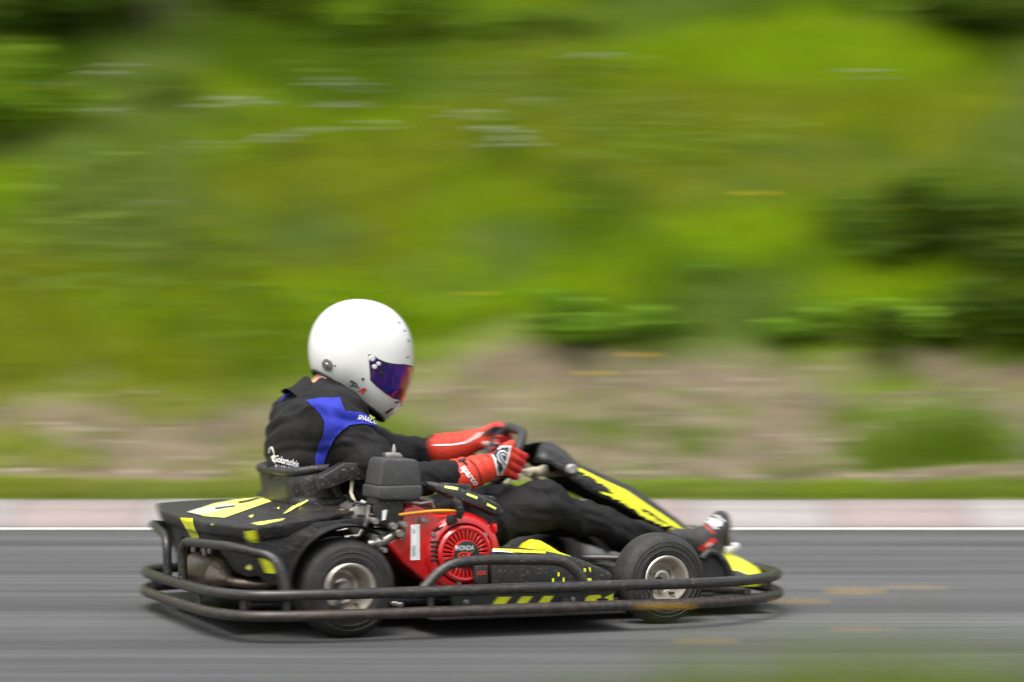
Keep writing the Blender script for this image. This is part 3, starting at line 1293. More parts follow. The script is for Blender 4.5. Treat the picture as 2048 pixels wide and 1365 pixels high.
def smooth_loop(pts, n=5):
    P = [Vector(p) for p in pts]
    out = []
    k = len(P)
    for i in range(k):
        a, b, c, d = P[i - 1], P[i], P[(i + 1) % k], P[(i + 2) % k]
        for j in range(n):
            t = j / n
            out.append(.5 * ((2 * b) + (c - a) * t + (2 * a - 5 * b + 4 * c - d) * t * t + (-a + 3 * b - 3 * c + d) * t ** 3))
    return out


def rail_z(x, z, y=0):
    return z - .010 * max(0, (x - .2) / .8) - .012 * (y / .66)      # the frame leans a little in the corner


up_rail = MB()
tube(up_rail, smooth_loop([(x, y, rail_z(x, .120, y)) for x, y in plan]), .0155, 14, True)
up_rail = up_rail.build('bumper_rail', M_TUBE, kart)
lo_rail = MB()
tube(lo_rail, smooth_loop([(x * 1.004, y * 1.01, rail_z(x, .064, y)) for x, y in plan]), .0155, 14, True)
lo_rail = lo_rail.build('bumper_rail', M_RUST, kart)
# short struts between the rails, with weld collars
for (x, y) in [(-.862, -.30), (-.862, .30), (-.70, -.637), (-.70, .637), (-.30, -.665), (-.30, .665), (.36, -.66), (.36, .66), (.84, -.435), (.84, .435), (-.805, -.58), (-.805, .58)]:
    m_ = MB()
    tube(m_, [(x, y, rail_z(x, .118, y)), (x * 1.003, y * 1.006, rail_z(x, .066, y))], .007, 8)
    m_.build('rail_strut', M_TUBE, kart)
for (x, y) in [(-.55, -.48), (.10, -.5), (.70, -.44)]:
    m_ = MB()
    tube(m_, [(x, y * .62, .075), (x, y * 1.32, .092)], .011, 10)
    both(m_, 'bumper_bracket', M_TUBE)

# ---- guard hoops standing on the upper rail
m_ = MB()
tube(m_, roundpath([(-.864, -.10, .122), (-.868, -.10, .245), (-.825, -.50, .258), (-.72, -.620, .235), (-.70, -.637, .122)], .055, 8), .0135, 12)
hoopR = both(m_, 'guard_hoop', M_TUBE)
sh = [L(838, 1188, -.655), L(893, 1128, -.655), L(960, 1120, -.655), L(1060, 1120, -.655), L(1128, 1122, -.655), L(1160, 1150, -.655), L(1172, 1178, -.655)]
m_ = MB()
tube(m_, roundpath(sh, .05, 6), .0145, 12)
hoopS = both(m_, 'guard_hoop', M_TUBE)
hoopS[0]['label'] = 'side hoop in front of the red engine'

# ---- wheels
def wheel(x, yo, r, w, rr, side, dish):
    """yo = outer face; side -1 near; tyre, rim and hub as pieces of one wheel"""
    t = empty('wheel')
    t.parent = kart
    s = -side            # +1 means inwards is +y for the near side
    c = (x, yo, r)
    tb = MB()
    k = [(.006, rr - .004), (.000, rr + .004), (-.004, rr + .012), (-.004, rr + .024), (.002, r - .020), (.012, r - .007), (.028, r - .001), (w * .5, r), (w - .028, r - .001), (w - .012, r - .007), (w - .002, r - .020), (w + .004, rr + .02), (w - .002, rr), (w * .5, rr - .006)]
    lathe(tb, [(s * h, q) for h, q in k], c, 'Y', 64, True)
    for q in (rr + .018, rr + .032, r - .022):      # moulded rings on the sidewall
        lathe(tb, [(s * (-.0045 + .004 * max(0, (q - rr - .02) / (r - rr))), q - .0016), (s * (-.0065 + .004 * max(0, (q - rr - .02) / (r - rr))), q), (s * (-.0045 + .004 * max(0, (q - rr - .02) / (r - rr))), q + .0016)], c, 'Y', 64, False, False)
    tb.build('tyre', M_RUBBER, t, R(50))
    rb = MB()
    prof = [(.004, rr - .001), (-.004, rr + .003), (-.007, rr), (-.006, rr - .005), (.004, rr - .009), (.030, rr - .013), (dish * .8, rr - .016), (dish, rr - .022), (dish + .004, rr * .55), (dish - .004, .026), (dish - .012, .024), (dish - .014, .0165), (dish + .01, .0160), (dish + .012, 0)]
    lathe(rb, [(s * h, q) for h, q in prof], c, 'Y', 56, False, False)
    rb.build('rim', M_ALLOY, t, R(28))
    hb = MB()
    lathe(hb, [(s * (dish - .018), .010), (s * (dish - .018), .0155), (s * (dish + .02), .0155)], c, 'Y', 20)
    for i in range(3):
        a = i * 2.094 + .5
        cc = (x + .036 * math.cos(a), yo, r + .036 * math.sin(a))
        lathe(hb, [(s * (dish - .010), 0), (s * (dish - .010), .0065), (s * (dish + .004), .0065)], cc, 'Y', 6)
    hb.build('hub', M_STEEL, t)
    vb = MB()
    a = -1.1
    tube(vb, [Vector((x + (rr - .018) * math.cos(a), yo + s * .03, r + (rr - .018) * math.sin(a))), Vector((x + (rr - .02) * math.cos(a), yo - s * .004, r + (rr - .02) * math.sin(a)))], .0035, 8)
    vb.build('valve', M_DARK, t)
    return t


RX = L(700, 1178, -.575).x
FX = L(1333, 1157, -.525).x
wheel(RX, -.575, .137, .165, .069, -1, .085)
wheel(RX, .575, .137, .165, .069, 1, .085)
wheel(FX, -.525, .131, .118, .066, -1, .045)
wheel(FX, .525, .131, .118, .066, 1, .045)

# ---- rear cover: moulded top, skirts and wheel arches
rc = MB()
A_ = Vector((-.795, -.590, .316))
Cn = L(649, 1031, -.42)
top_near = [A_, Vector((-.70, -.575, .322)), Vector((-.60, -.52, .332)), Cn + Vector((.02, 0, 0)), Vector((-.43, -.36, .345)), Vector((-.43, -.24, .352)), Vector((-.52, -.22, .352))]
back = [Vector((-.846, -.30, .313)), Vector((-.850, 0, .311))]
ring = list(reversed(top_near)) + back + [Vector((p.x, -p.y, p.z)) for p in reversed(back[:-1])] + [Vector((p.x, -p.y, p.z)) for p in top_near]
low = [p + Vector((.012 if p.x < -.6 else -.004, -.018 * (1 if p.y > 0 else -1 if p.y < 0 else 0), -.042)) for p in ring]
solid(rc, ring, low, .011, 3)
# rear skirt, drawn in as it goes down, with the exhaust opening
def rear_pt(y, z):
    u = (0.29 - z) / .15
    x = -.812 + .045 * abs(y / .55) ** 2.4 + .035 * u
    return Vector((x, y, z))


sk = [(-.55, .285), (-.52, .175), (-.42, .165), (-.33, .17), (-.28, .205), (-.22, .232), (0, .238), (.22, .235), (.30, .20), (.36, .17), (.52, .175), (.55, .285), (.25, .285), (0, .285), (-.25, .285)]
a = [rear_pt(*p) for p in sk]
solid(rc, a, [p + Vector((.022, 0, 0)) for p in a], .004, 2)
# side skirt with wheel arch
def arch(rad, t0, t1, n=9):
    return [(RX + rad * math.cos(R(t0 + (t1 - t0) * i / n)), .137 + rad * math.sin(R(t0 + (t1 - t0) * i / n))) for i in range(n + 1)]


side_poly = [(-.795, .292), (-.765, .20), (-.735, .155), (-.700, .150)] + arch(.172, 176, 62) + [(-.43, .325), (-.60, .316), (-.70, .305)]
for y0, sg in ((-.552, 1), (.552, -1)):
    a = []
    for (x, z) in side_poly:
        t = max(0, min(1, (x + .80) / .37))
        a.append(Vector((x, y0 + sg * (.10 * t ** 1.5 * (1 if z > .28 else .2)), z)))
    solid(rc, a, [p + Vector((0, sg * .018, 0)) for p in a], .003, 2)
# flared lips over the rear tyres
for sg in (-1, 1):
    aa = arch(.170, 182, 58, 16)
    bb = arch(.176, 182, 58, 16)
    V, Fc = [], []
    n = len(aa)
    for i in range(n):
        for (q, yy) in ((aa[i], -.470), (aa[i], -.572), (bb[i], -.582), (bb[i], -.47)):
            V.append(Vector((q[0], -sg * yy, q[1])))
    for i in range(n - 1):
        for j in range(4):
            Fc.append((i * 4 + j, i * 4 + (j + 1) % 4, i * 4 + 4 + (j + 1) % 4, i * 4 + 4 + j))
    Fc += [(0, 1, 2, 3), ((n - 1) * 4 + 3, (n - 1) * 4 + 2, (n - 1) * 4 + 1, (n - 1) * 4)]
    rc.add(V, Fc)
# raised box in front, below the seat back
box(rc, (-.56, -.24, .318), (-.40, .24, .372), .014, 3)
cover = rc.build('rear_cover', M_PLASTIC, kart)
CT = bvh(cover)
mark('sticker', [[(374, 1026), (430, 1008), (492, 997), (524, 994), (543, 1004), (449, 1037), (410, 1034)]], CT, M_YELP, cover, .0028, 7, .2, 1.0)
mark('scuffed_print', [[(374, 1026), (395, 1019), (450, 1008), (476, 1012), (458, 1019), (421, 1029), (400, 1032)]], CT, mat('worn_print', (.42, .42, .38), .55, var=.5, scale=40, dust=.8, dustcol=(.62, .62, .16)), cover, .0040, 7, .2, 1.0)
mark('scuff', [[(475, 1006), (500, 1001), (520, 996), (522, 998), (500, 1005), (478, 1009)], [(430, 1018), (470, 1013), (470, 1015), (432, 1021)]], CT, M_PANEL, cover, .0050, 7, .2, 1.0)
mark('stripe', [[(361, 1036), (386, 1038), (390, 1055), (400, 1074), (388, 1082), (372, 1056)]], CT, M_YEL, cover, .0028, 7, .2, 1.0)
mark('stripe', [[(491, 1063), (510, 1060), (513, 1074), (517, 1086), (502, 1086), (494, 1076)]], CT, M_YEL, cover, .0028, 7, .2, 1.0)
mark('stripe', [[(513, 1106), (533, 1104), (550, 1145), (547, 1148), (531, 1146)]], CT, M_YEL, cover, .0028, 7, .2, 1.0)
mark('stripe', [[(504, 1049), (512, 1046), (570, 1038), (562, 1043), (520, 1052)]], CT, M_YELP, cover, .0028, 7, .2, 1.0)
mark('stripe', [[(566, 1030), (580, 1017), (596, 1008), (614, 1000), (617, 1002), (598, 1013), (580, 1024)]], CT, M_YELP, cover, .0028, 7, .2, 1.0)
mark('chip', [[(553, 1018), (559, 1015), (558, 1020)], [(497, 1034), (508, 1030), (503, 1037)], [(424, 1050), (427, 1047), (426, 1052)], [(492, 1136), (500, 1128), (505, 1135), (501, 1142)]], CT, M_YELP, cover, .0028, 7, .2, 1.0)

# ---- exhaust
ex = MB()
lathe(ex, [(-.235, .0), (-.235, .014), (-.222, .018), (-.185, .042), (-.165, .050), (-.160, .053), (-.154, .050), (.12, .050), (.124, .053), (.13, .053), (.134, .050), (.17, .050), (.176, .046), (.178, 0)], (-.785, -.10, .150), 'Y', 32)
muf = ex.build('muffler', M_MUFF, kart)
ep = MB()
tube(ep, roundpath([(-.785, -.325, .150), (-.78, -.37, .146), (-.70, -.42, .14), (-.60, -.42, .17), (-.46, -.40, .22)], .05), .014, 12)
ep.build('exhaust_pipe', M_MUFF, muf)
em = MB()
box(em, (-.80, -.09, .20), (-.79, -.06, .27), .002)
box(em, (-.80, .05, .20), (-.79, .08, .27), .002)
em.build('bracket', M_STEEL, muf)

# ---- seat
prof = [(-.572, .442, .205, .105), (-.566, .40, .207, .115), (-.556, .33, .207, .130), (-.53, .25, .20, .140), (-.50, .17, .20, .155), (-.45, .105, .20, .16), (-.37, .075, .20, .15), (-.27, .068, .195, .13), (-.17, .075, .19, .10), (-.10, .092, .175, .055)]
nu = 17
V, Fc = [], []
edge_n, edge_f = [], []
for i, (x, z, w, d) in enumerate(prof):
    p0 = Vector((prof[max(0, i - 1)][0], 0, prof[max(0, i - 1)][1]))
    p1 = Vector((prof[min(len(prof) - 1, i + 1)][0], 0, prof[min(len(prof) - 1, i + 1)][1]))
    tg = (p1 - p0).normalized()
    nr = Vector((-tg.z, 0, tg.x))
    if nr.x + nr.z < 0:
        nr = -nr
    for j in range(nu):
        u = -1 + 2 * j / (nu - 1)
        yy = w * math.copysign(min(1, abs(u) / .72) ** .9 if abs(u) < .72 else 1 + .05 * (abs(u) - .72) / .28, u)
        dd = d * (max(0, (abs(u) - .5) / .5)) ** 1.6
        V.append(Vector((x, yy, z)) + nr * dd)
    edge_n.append(V[-nu].copy())
    edge_f.append(V[-1].copy())
for i in range(len(prof) - 1):
    for j in range(nu - 1):
        Fc.append((i * nu + j, i * nu + j + 1, (i + 1) * nu + j + 1, (i + 1) * nu + j))
sm = MB().add(V, Fc)
seat = sm.build('seat', M_PLASTIC, kart, R(60))
so = seat.modifiers.new('thickness', 'SOLIDIFY')
so.thickness = .008
so.offset = 0
top_row = [V[j].copy() for j in range(nu)]
rim_path = list(reversed(edge_f)) + top_row[1:-1][::-1] + edge_n
sr = MB()
tube(sr, rim_path, .0125, 10)
sr.build('seat_rim', M_PANEL, seat)

# bent side plate between seat and engine, on a strut
pl = MB()
prism_px(pl, [(637, 957), (690, 926), (737, 926), (737, 960), (694, 962), (690, 966), (640, 984)], -.30, -.235, .008, 3)
plate = pl.build('seat_plate', M_PLASTIC, kart)
ps = MB()
tube(ps, [L(705, 955, -.27), L(702, 985, -.28), L(712, 1012, -.29)], .006, 8)
ps.build('strut', M_CREAM, plate)

# ---- engine
eng_poly = [(807, 1014), (826, 1008), (852, 1018), (870, 1030), (900, 1029), (945, 1027), (975, 1040), (988, 1066), (988, 1116), (982, 1150), (950, 1176), (884, 1181), (848, 1162), (806, 1128), (772, 1086), (795, 1070)]
eb = MB()
prism_px(eb, eng_poly, -.445, -.24, .012, 3)
engine = eb.build('engine', M_RED, kart)
EC = L(930, 1108, -.47)
sb = MB()
lathe(sb, [(.045, 0.1187), (.018, 0.1165), (.002, 0.1098), (-.006, 0.1008), (-.010, 0.0930), (-.010, 0.0874), (.004, 0.0829), (.010, 0.0784), (.010, 0.0224)], (EC.x, -.455, EC.z), 'Y', 56, False, False)
shroud = sb.build('fan_shroud', M_RED, engine)
db = MB()
lathe(db, [(.0, 0.0790), (0, 0.0336)], (EC.x, -.4560, EC.z), 'Y', 48, False, False)
db.build('fan_screen', M_DARK, engine)
rb = MB()
lathe(rb, [(.002, 0.0823), (-.020, 0.0806), (-.026, 0.0739), (-.025, 0.0683), (-.014, 0.0672), (.0, 0.0678)], (EC.x, -.452, EC.z), 'Y', 56, False, False)
lathe(rb, [(.0, 0.0414), (-.022, 0.0409), (-.029, 0.0381), (-.031, 0.0314), (-.031, 0)], (EC.x, -.452, EC.z), 'Y', 40)
nr_ = 30
for i in range(nr_):
    a = 2 * math.pi * i / nr_
    d = Vector((math.cos(a), 0, math.sin(a)))
    q = Vector((-math.sin(a), 0, math.cos(a)))
    c0 = Vector((EC.x, -.476, EC.z))
    i0, o0 = c0 + d * .038, c0 + d * .0715
    wi, wo_ = .0024, .0047
    a_ = [i0 - q * wi, o0 - q * wo_, o0 + q * wo_, i0 + q * wi]
    solid(rb, a_, [p + Vector((0, .016, 0)) for p in a_], .0008, 1)
recoil = rb.build('recoil_starter', M_RED, engine)
bb_ = MB()
lathe(bb_, [(0, 0.0375), (-.002, 0.0370), (-.0025, 0.0347), (-.0025, 0)], (EC.x, -.4825, EC.z), 'Y', 40)
badge = bb_.build('badge', M_BADGE, engine)
lettering('HONDA', (911, 1101), 13.5, [badge, recoil], M_SILVER, engine, 1, .2, .72, .02, .0015, 4)
lettering('GX', (914, 1116), 17, [badge, recoil], M_REDP, engine, 1, .25, 1.15, .03, .0015, 4)
# slotted side louvres of the shroud
for i in range(5):
    y0 = 1083 + i * 9
    lb = MB()
    prism_px(lb, [(862, y0), (884, y0 - 2), (884, y0 + 2), (862, y0 + 4)], -.468, -.44, .001, 1)
    lb.build('louvre', M_DARK, engine)
for i in range(5):
    x0 = 868 + i * 8
    lb = MB()
    prism_px(lb, [(x0, 1061 - i * 1), (x0 + 9, 1053 - i), (x0 + 12, 1056 - i), (x0 + 4, 1065 - i)], -.462, -.44, .001, 1)
    lb.build('louvre', M_DARK, engine)
ET = bvh([engine, shroud])
mark('white_label', [[(822, 1050), (839, 1049), (839, 1120), (821, 1121)]], ET, M_WHITE, engine, .0018)
mark('label_print', [[(833, 1053), (836, 1053), (836, 1117), (833, 1117)], [(825, 1058), (830, 1057), (830, 1066), (825, 1067)], [(824, 1092), (831, 1091), (831, 1112), (824, 1113)]], ET, mat('label_grey', (.40, .44, .44), .5, var=.3, scale=200), engine, .0030)
mark('rating_plate', [[(829, 1038), (857, 1038), (857, 1045), (829, 1045)]], ET, M_STEEL, engine, .0018)
for (px, py) in [(867, 1070), (970, 1070), (917, 1166), (846, 1040)]:
    p = L(px, py, -.462)
    m_ = MB()
    lathe(m_, [(-.006, 0), (-.006, .006), (-.002, .0075), (.01, .0075)], p, 'Y', 12)
    m_.build('bolt', M_STEEL, engine)
# cylinder head and silver castings to the left
hd_ = MB()
prism_px(hd_, [(690, 1040), (702, 1016), (722, 1004), (742, 1010), (740, 1050), (722, 1078), (702, 1066)], -.40, -.26, .008, 2)
prism_px(hd_, [(738, 1062), (778, 1060), (792, 1076), (770, 1092), (742, 1080)], -.42, -.3, .006, 2)
for i in range(6):
    prism_px(hd_, [(744 + i * 1, 1018 + i * 7), (800, 1014 + i * 7), (800, 1017 + i * 7), (744 + i, 1021 + i * 7)], -.41, -.26, .001, 1)
head = hd_.build('cylinder_head', M_STEEL, engine)
m_ = MB()
tube(m_, [L(690, 1075, -.39), L(718, 1072, -.40), L(736, 1040, -.41), L(738, 1010, -.40), L(722, 1003, -.39)], .007, 8)
tube(m_, [L(738, 1090, -.42), L(770, 1082, -.43), L(788, 1070, -.44)], [.014, .016, .012], 10)
m_.build('exhaust_elbow', M_STEEL, engine)
# carburettor and its black cover
cb = MB()
prism_px(cb, [(752, 996), (808, 996), (808, 1040), (798, 1056), (764, 1056), (754, 1036)], -.455, -.36, .008, 2)
cb.build('carburettor_cover', M_PLASTIC, engine)
cs = MB()
for (px, py, r, l) in [(746, 1042, .010, .03), (783, 1052, .011, .03), (800, 1048, .009, .05), (792, 1066, .012, .04), (764, 1100, .008, .03)]:
    lathe(cs, [(-l, 0), (-l, r * .8), (-l + .004, r), (.02, r)], L(px, py, -.455), 'Y', 14)
tube(cs, [L(806, 1050, -.47), L(812, 1062, -.47), L(802, 1080, -.465)], .006, 8)
cs.build('carburettor', M_STEEL, engine)
# governor springs and linkage above the shroud
gv = MB()
for k in range(3):
    pth = []
    p0, p1 = L(812 + 14 * k, 1000 - k, -.42), L(856 + 6 * k, 997 + 3 * k, -.40)
    for i in range(60):
        t = i / 59
        a = t * 9 * 2 * math.pi
        pth.append(p0.lerp(p1, t) + Vector((0, math.cos(a), math.sin(a))) * .005)
    tube(gv, pth, .0013, 5)
tube(gv, [L(800, 1003, -.42), L(840, 1008, -.43), L(862, 1004, -.42), L(868, 1016, -.42)], .005, 8)
prism_px(gv, [(800, 1000), (812, 994), (834, 992), (862, 996), (872, 1010), (868, 1018), (858, 1012), (830, 1010), (806, 1010)], -.39, -.33, .004, 1)
gv.build('governor_linkage', M_STEEL, engine)
m_ = MB()
tube(m_, roundpath([L(798, 1030, -.458), L(830, 1026, -.46), L(870, 1022, -.462), L(905, 1022, -.462), L(920, 1026, -.45)], .03), .0045, 8)
m_.build('fuel_hose', mat('amber_hose', (.70, .30, .02), .4, var=.2), engine)
# small fittings round the carburettor
rf = random.Random(5)
for i in range(26):
    px, py = rf.uniform(686, 806), rf.uniform(1004, 1094)
    if px < 730 and py > 1080:
        continue
    yy = rf.uniform(-.44, -.39)
    m_ = MB()
    c0 = L(px, py, yy)
    if i % 3 == 0:
        lathe(m_, [(-.012, 0), (-.012, .004), (-.008, .006), (.012, .006)], c0, 'Y', 8)
    elif i % 3 == 1:
        tube(m_, [c0, c0 + Vector((rf.uniform(-.03, .03), rf.uniform(-.01, .02), rf.uniform(-.02, .02))), c0 + Vector((rf.uniform(-.05, .05), .02, rf.uniform(-.04, .03)))], rf.uniform(.0025, .005), 7)
    else:
        s_ = rf.uniform(.006, .014)
        box(m_, (c0.x - s_, c0.y - .01, c0.z - s_ * .6), (c0.x + s_, c0.y + .02, c0.z + s_ * .6), .0015, 1)
    m_.build('fitting', rf.choice([M_STEEL, M_DARK, M_PLASTIC, M_MUFF]), engine)
# air box
ab = MB()
prism_px(ab, [(765, 925), (771, 917), (832, 919), (840, 927), (845, 974), (757, 974)], -.47, -.33, .012, 3)
prism_px(ab, [(756, 973), (845, 971), (846, 990), (838, 1001), (762, 1001), (755, 996)], -.478, -.325, .008, 3)
airbox = ab.build('air_box', mat('grained_airbox', (.040, .040, .042), .55, var=.15, scale=30, bump=.25, bscale=420, dust=.2, spec=.4, speck=.3), engine)
m_ = MB()
prism_px(m_, [(771, 908), (780, 905), (801, 906), (806, 912), (804, 920), (773, 919)], -.39, -.35, .004, 2)
lathe(m_, [(0, .007), (.012, .006), (.022, .003), (.024, 0)], L(788, 905, -.37), 'Z', 10)
m_.build('wing_nut', M_STEEL, engine)
mark('scraped_print', strips([(765, 1022), (770, 1020), (774, 1020)], [(765, 1042), (769, 1042), (772, 1036)], 6, 2.5, 8), [o for o in engine.children if o.name.startswith('carburettor_cover')], M_WHITE, engine, .002, 5)
# pull handle
ph = MB()
tube(ph, [L(905, 1000, -.49), L(916, 1008, -.495), L(921, 1024, -.495), L(917, 1036, -.49)], [.010, .013, .013, .010], 10)
prism_px(ph, [(898, 1032), (914, 1030), (916, 1046), (908, 1050), (896, 1047)], -.485, -.46, .003, 2)
ph.build('pull_handle', M_PLASTIC, engine)
# switch box
sw = MB()
prism_px(sw, [(950, 1132), (976, 1130), (978, 1174), (972, 1178), (956, 1178), (950, 1160)], -.50, -.44, .005, 2)
swb = sw.build('switch_box', M_SKIRT, engine)
lettering('GX', (953, 1150), 11, swb, M_REDP, engine, 0, .2, 1.2, .02, .0015, 4)
m_ = MB()
prism_px(m_, [(986, 1050), (994, 1047), (996, 1064), (990, 1068)], -.46, -.42, .003, 2)
m_.build('red_switch', M_RED, engine)

# swept pad over the engine with yellow dashes
pd = MB()
pth = [L(847, 967, -.37), L(876, 976, -.39), L(905, 985, -.41), L(940, 998, -.42), L(975, 1013, -.42), L(998, 1026, -.41)]
pth = roundpath(pth, .05, 4)
V, Fc = [], []
sec = 12
for i, p in enumerate(pth):
    t = i / (len(pth) - 1)
    tg = (pth[min(i + 1, len(pth) - 1)] - pth[max(i - 1, 0)]).normalized()
    upv = Vector((-tg.z, 0, tg.x))
    hh = (.013 + .007 * min(1, t * 3)) * (1 if 0 < i < len(pth) - 1 else .55)
    for j in range(sec):
        a = 2 * math.pi * j / sec
        ca, sa = math.cos(a), math.sin(a)
        e = .55
        V.append(p + upv * (hh * math.copysign(abs(sa) ** e, sa)) + Vector((0, 1, 0)) * (.036 * math.copysign(abs(ca) ** e, ca)))
for i in range(len(pth) - 1):
    for j in range(sec):
        Fc.append((i * sec + j, i * sec + (j + 1) % sec, (i + 1) * sec + (j + 1) % sec, (i + 1) * sec + j))
Fc += [tuple(range(sec)), tuple((len(pth) - 1) * sec + j for j in reversed(range(sec)))]
pd.add(V, Fc)
pad = pd.build('engine_pad', M_PANEL, kart, R(45))
PT = bvh(pad)
mark('dash', [[(890, 972), (916, 976), (915, 981), (889, 976)]], PT, M_YELP, pad)
mark('dash', [[(934, 986), (955, 994), (954, 999), (932, 990)]], PT, M_YELP, pad)
mark('dash', [[(974, 1006), (993, 1016), (991, 1020), (973, 1011)]], PT, M_YELP, pad)
# fuel tank / grey box behind the pad
tk = MB()
prism_px(tk, [(886, 966), (944, 970), (948, 990), (890, 984)], -.34, -.27, .006, 2)
prism_px(tk, [(962, 990), (992, 994), (996, 1016), (968, 1010)], -.36, -.30, .006, 2)
tk.build('tank_bracket', M_PANEL, kart)

# ---- side pods and skirts
sp = MB()
pod = [(984, 1100), (1020, 1100), (1096, 1106), (1148, 1114), (1188, 1130), (1228, 1147), (1228, 1172), (984, 1177)]
prism_px(sp, pod, -.50, -.30, .010, 3)
pods = both(sp, 'side_pod', M_PANEL)
POD = bvh(pods[0])
mark('stripe', [[(986, 1098), (1030, 1100), (1092, 1104), (1090, 1108), (1030, 1105), (986, 1101)]], POD, M_YEL, pods[0], .0028, 7, .2, 1.0)
mark('scuffed_print', [[(986, 1100), (1012, 1103), (1032, 1107), (1000, 1104), (986, 1104)]], POD, M_WHITE, pods[0], .004, 7, .2, 1.0)
hp = MB()
prism_px(hp, [(1045, 1110), (1062, 1090), (1080, 1081), (1100, 1092), (1120, 1105), (1146, 1114)], -.30, -.22, .008, 3)
both(hp, 'tank_cover', M_YEL)
for poly in ([(1115, 1145), (1119, 1145), (1119, 1153), (1115, 1153)], [(1104, 1157), (1108, 1157), (1108, 1165), (1104, 1165)], [(1125, 1156), (1129, 1156), (1129, 1164), (1125, 1164)], [(1115, 1168), (1119, 1168), (1119, 1176), (1115, 1176)],
             [(1167, 1137), (1172, 1137), (1172, 1144), (1167, 1144)], [(1177, 1136), (1181, 1135), (1182, 1145), (1179, 1143)], [(1174, 1157), (1183, 1157), (1182, 1163), (1174, 1163)], [(1176, 1166), (1181, 1164), (1182, 1173), (1179, 1169)]):
    mark('dash', [poly], POD, M_YEL, pods[0], .0018)
sk_ = MB()
prism_px(sk_, [(905, 1186), (1228, 1180), (1228, 1216), (905, 1222)], -.640, -.630, .002, 1)
skirts = both(sk_, 'side_skirt', M_SKIRT)
ST = bvh(skirts[0])
for poly in ([(983, 1211), (996, 1194), (1022, 1194), (1009, 1211)], [(1030, 1210), (1044, 1193), (1065, 1193), (1051, 1210)], [(1074, 1209), (1088, 1192), (1107, 1192), (1096, 1208)],
             [(1168, 1205), (1172, 1195), (1178, 1191), (1200, 1190), (1203, 1196), (1192, 1198), (1194, 1203)], [(1208, 1196), (1226, 1187), (1226, 1204), (1212, 1204), (1218, 1199)]):
    mark('stripe', [poly], ST, M_YEL, skirts[0])
for (px, py) in [(933, 1205), (1146, 1199), (790, 1208), (800, 1210)]:
    m_ = MB()
    lathe(m_, [(-.005, 0), (-.005, .005), (-.002, .0075), (.004, .0075)], L(px, py, -.642 if px > 900 else -.62), 'Y', 12)
    m_.build('bolt', M_STEEL, kart)

# ---- front fairing in front of the wheel: arched shell
st = [  # near lower edge, near shoulder, crown line (all as seen), half width
    ((1068, 922), (1076, 900), (1086, 884), .105),
    ((1098, 927), (1098, 904), (1106, 886), .115),
    ((1128, 945), (1128, 920), (1128, 899), .125),
    ((1145, 960), (1152, 933), (1158, 929), .130),
    ((1180, 984), (1195, 950), (1206, 950), .135),
    ((1240, 1010), (1250, 978), (1263, 973), .140),
    ((1300, 1045), (1306, 1016), (1315, 1009), .140),
    ((1344, 1064), (1350, 1046), (1356, 1039), .130),
    ((1372, 1076), (1380, 1071), (1386, 1066), .115)]
V, Fc = [], []
nu = 13
for (e, s_, c, w) in st:
    P = [L(e[0], e[1], -w), L(s_[0], s_[1], -w * .86), L((s_[0] + c[0]) / 2, (s_[1] + c[1]) / 2 - 2, -w * .5), L(c[0], c[1], 0)]
    P[3].z = max(P[3].z, P[2].z - .01)
    half_ = [P[0], P[0].lerp(P[1], .5) + Vector((0, -.004, 0)), P[1], P[1].lerp(P[2], .5) + Vector((0, 0, .003)), P[2], P[2].lerp(P[3], .5) + Vector((0, 0, .002)), P[3]]
    V += half_ + [Vector((p.x, -p.y, p.z)) for p in reversed(half_[:-1])]
for i in range(len(st) - 1):
    for j in range(nu - 1):
        Fc.append((i * nu + j, i * nu + j + 1, (i + 1) * nu + j + 1, (i + 1) * nu + j))
fm = MB().add(V, Fc)
fairing = fm.build('front_fairing', M_PLASTIC, kart, R(50))
so = fairing.modifiers.new('thickness', 'SOLIDIFY')
so.thickness = .006
so.offset = -1
FT = bvh(fairing)


mark('flame_graphic', strips([(1156, 935), (1211, 962), (1253, 981), (1301, 1014), (1349, 1046), (1380, 1070)], [(1160, 944), (1205, 972), (1250, 1004), (1296, 1036), (1335, 1064), (1366, 1077)], 52, 4.5, 3), FT, M_YEL, fairing, .002, 9)
mark('flame_graphic', strips([(1200, 983), (1232, 991), (1262, 1003), (1298, 1024)], [(1203, 987), (1232, 1000), (1262, 1016), (1300, 1044)], 28, 3.0, 5), FT, M_YEL, fairing, .002, 9)
mark('black_splash', strips([(1282, 1016), (1300, 1024), (1322, 1040), (1346, 1054)], [(1284, 1022), (1304, 1034), (1326, 1046), (1348, 1058)], 18, 4, 9), FT, M_BLK, fairing, .0032, 9)
m_ = MB()
lathe(m_, [(-.008, 0), (-.008, .012), (-.003, .0165), (.004, .017)], L(1143, 939, -.128), 'Y', 24)
m_.build('fairing_bolt', mat('dull_zinc', (.34, .34, .33), .4, metal=.4, var=.2, scale=40), fairing)
m_ = MB()
tube(m_, [L(1205, 958, -.02), L(1206, 938, -.02)], .004, 8)
m_.build('stud', M_STEEL, fairing)
# bracket from column to fairing
m_ = MB()
prism_px(m_, [(1082, 952), (1128, 938), (1138, 948), (1134, 954), (1100, 956)], -.06, -.05, .002, 1)
m_.build('fairing_bracket', mat('brown_bracket', (.12, .085, .05), .5, metal=.3), kart)

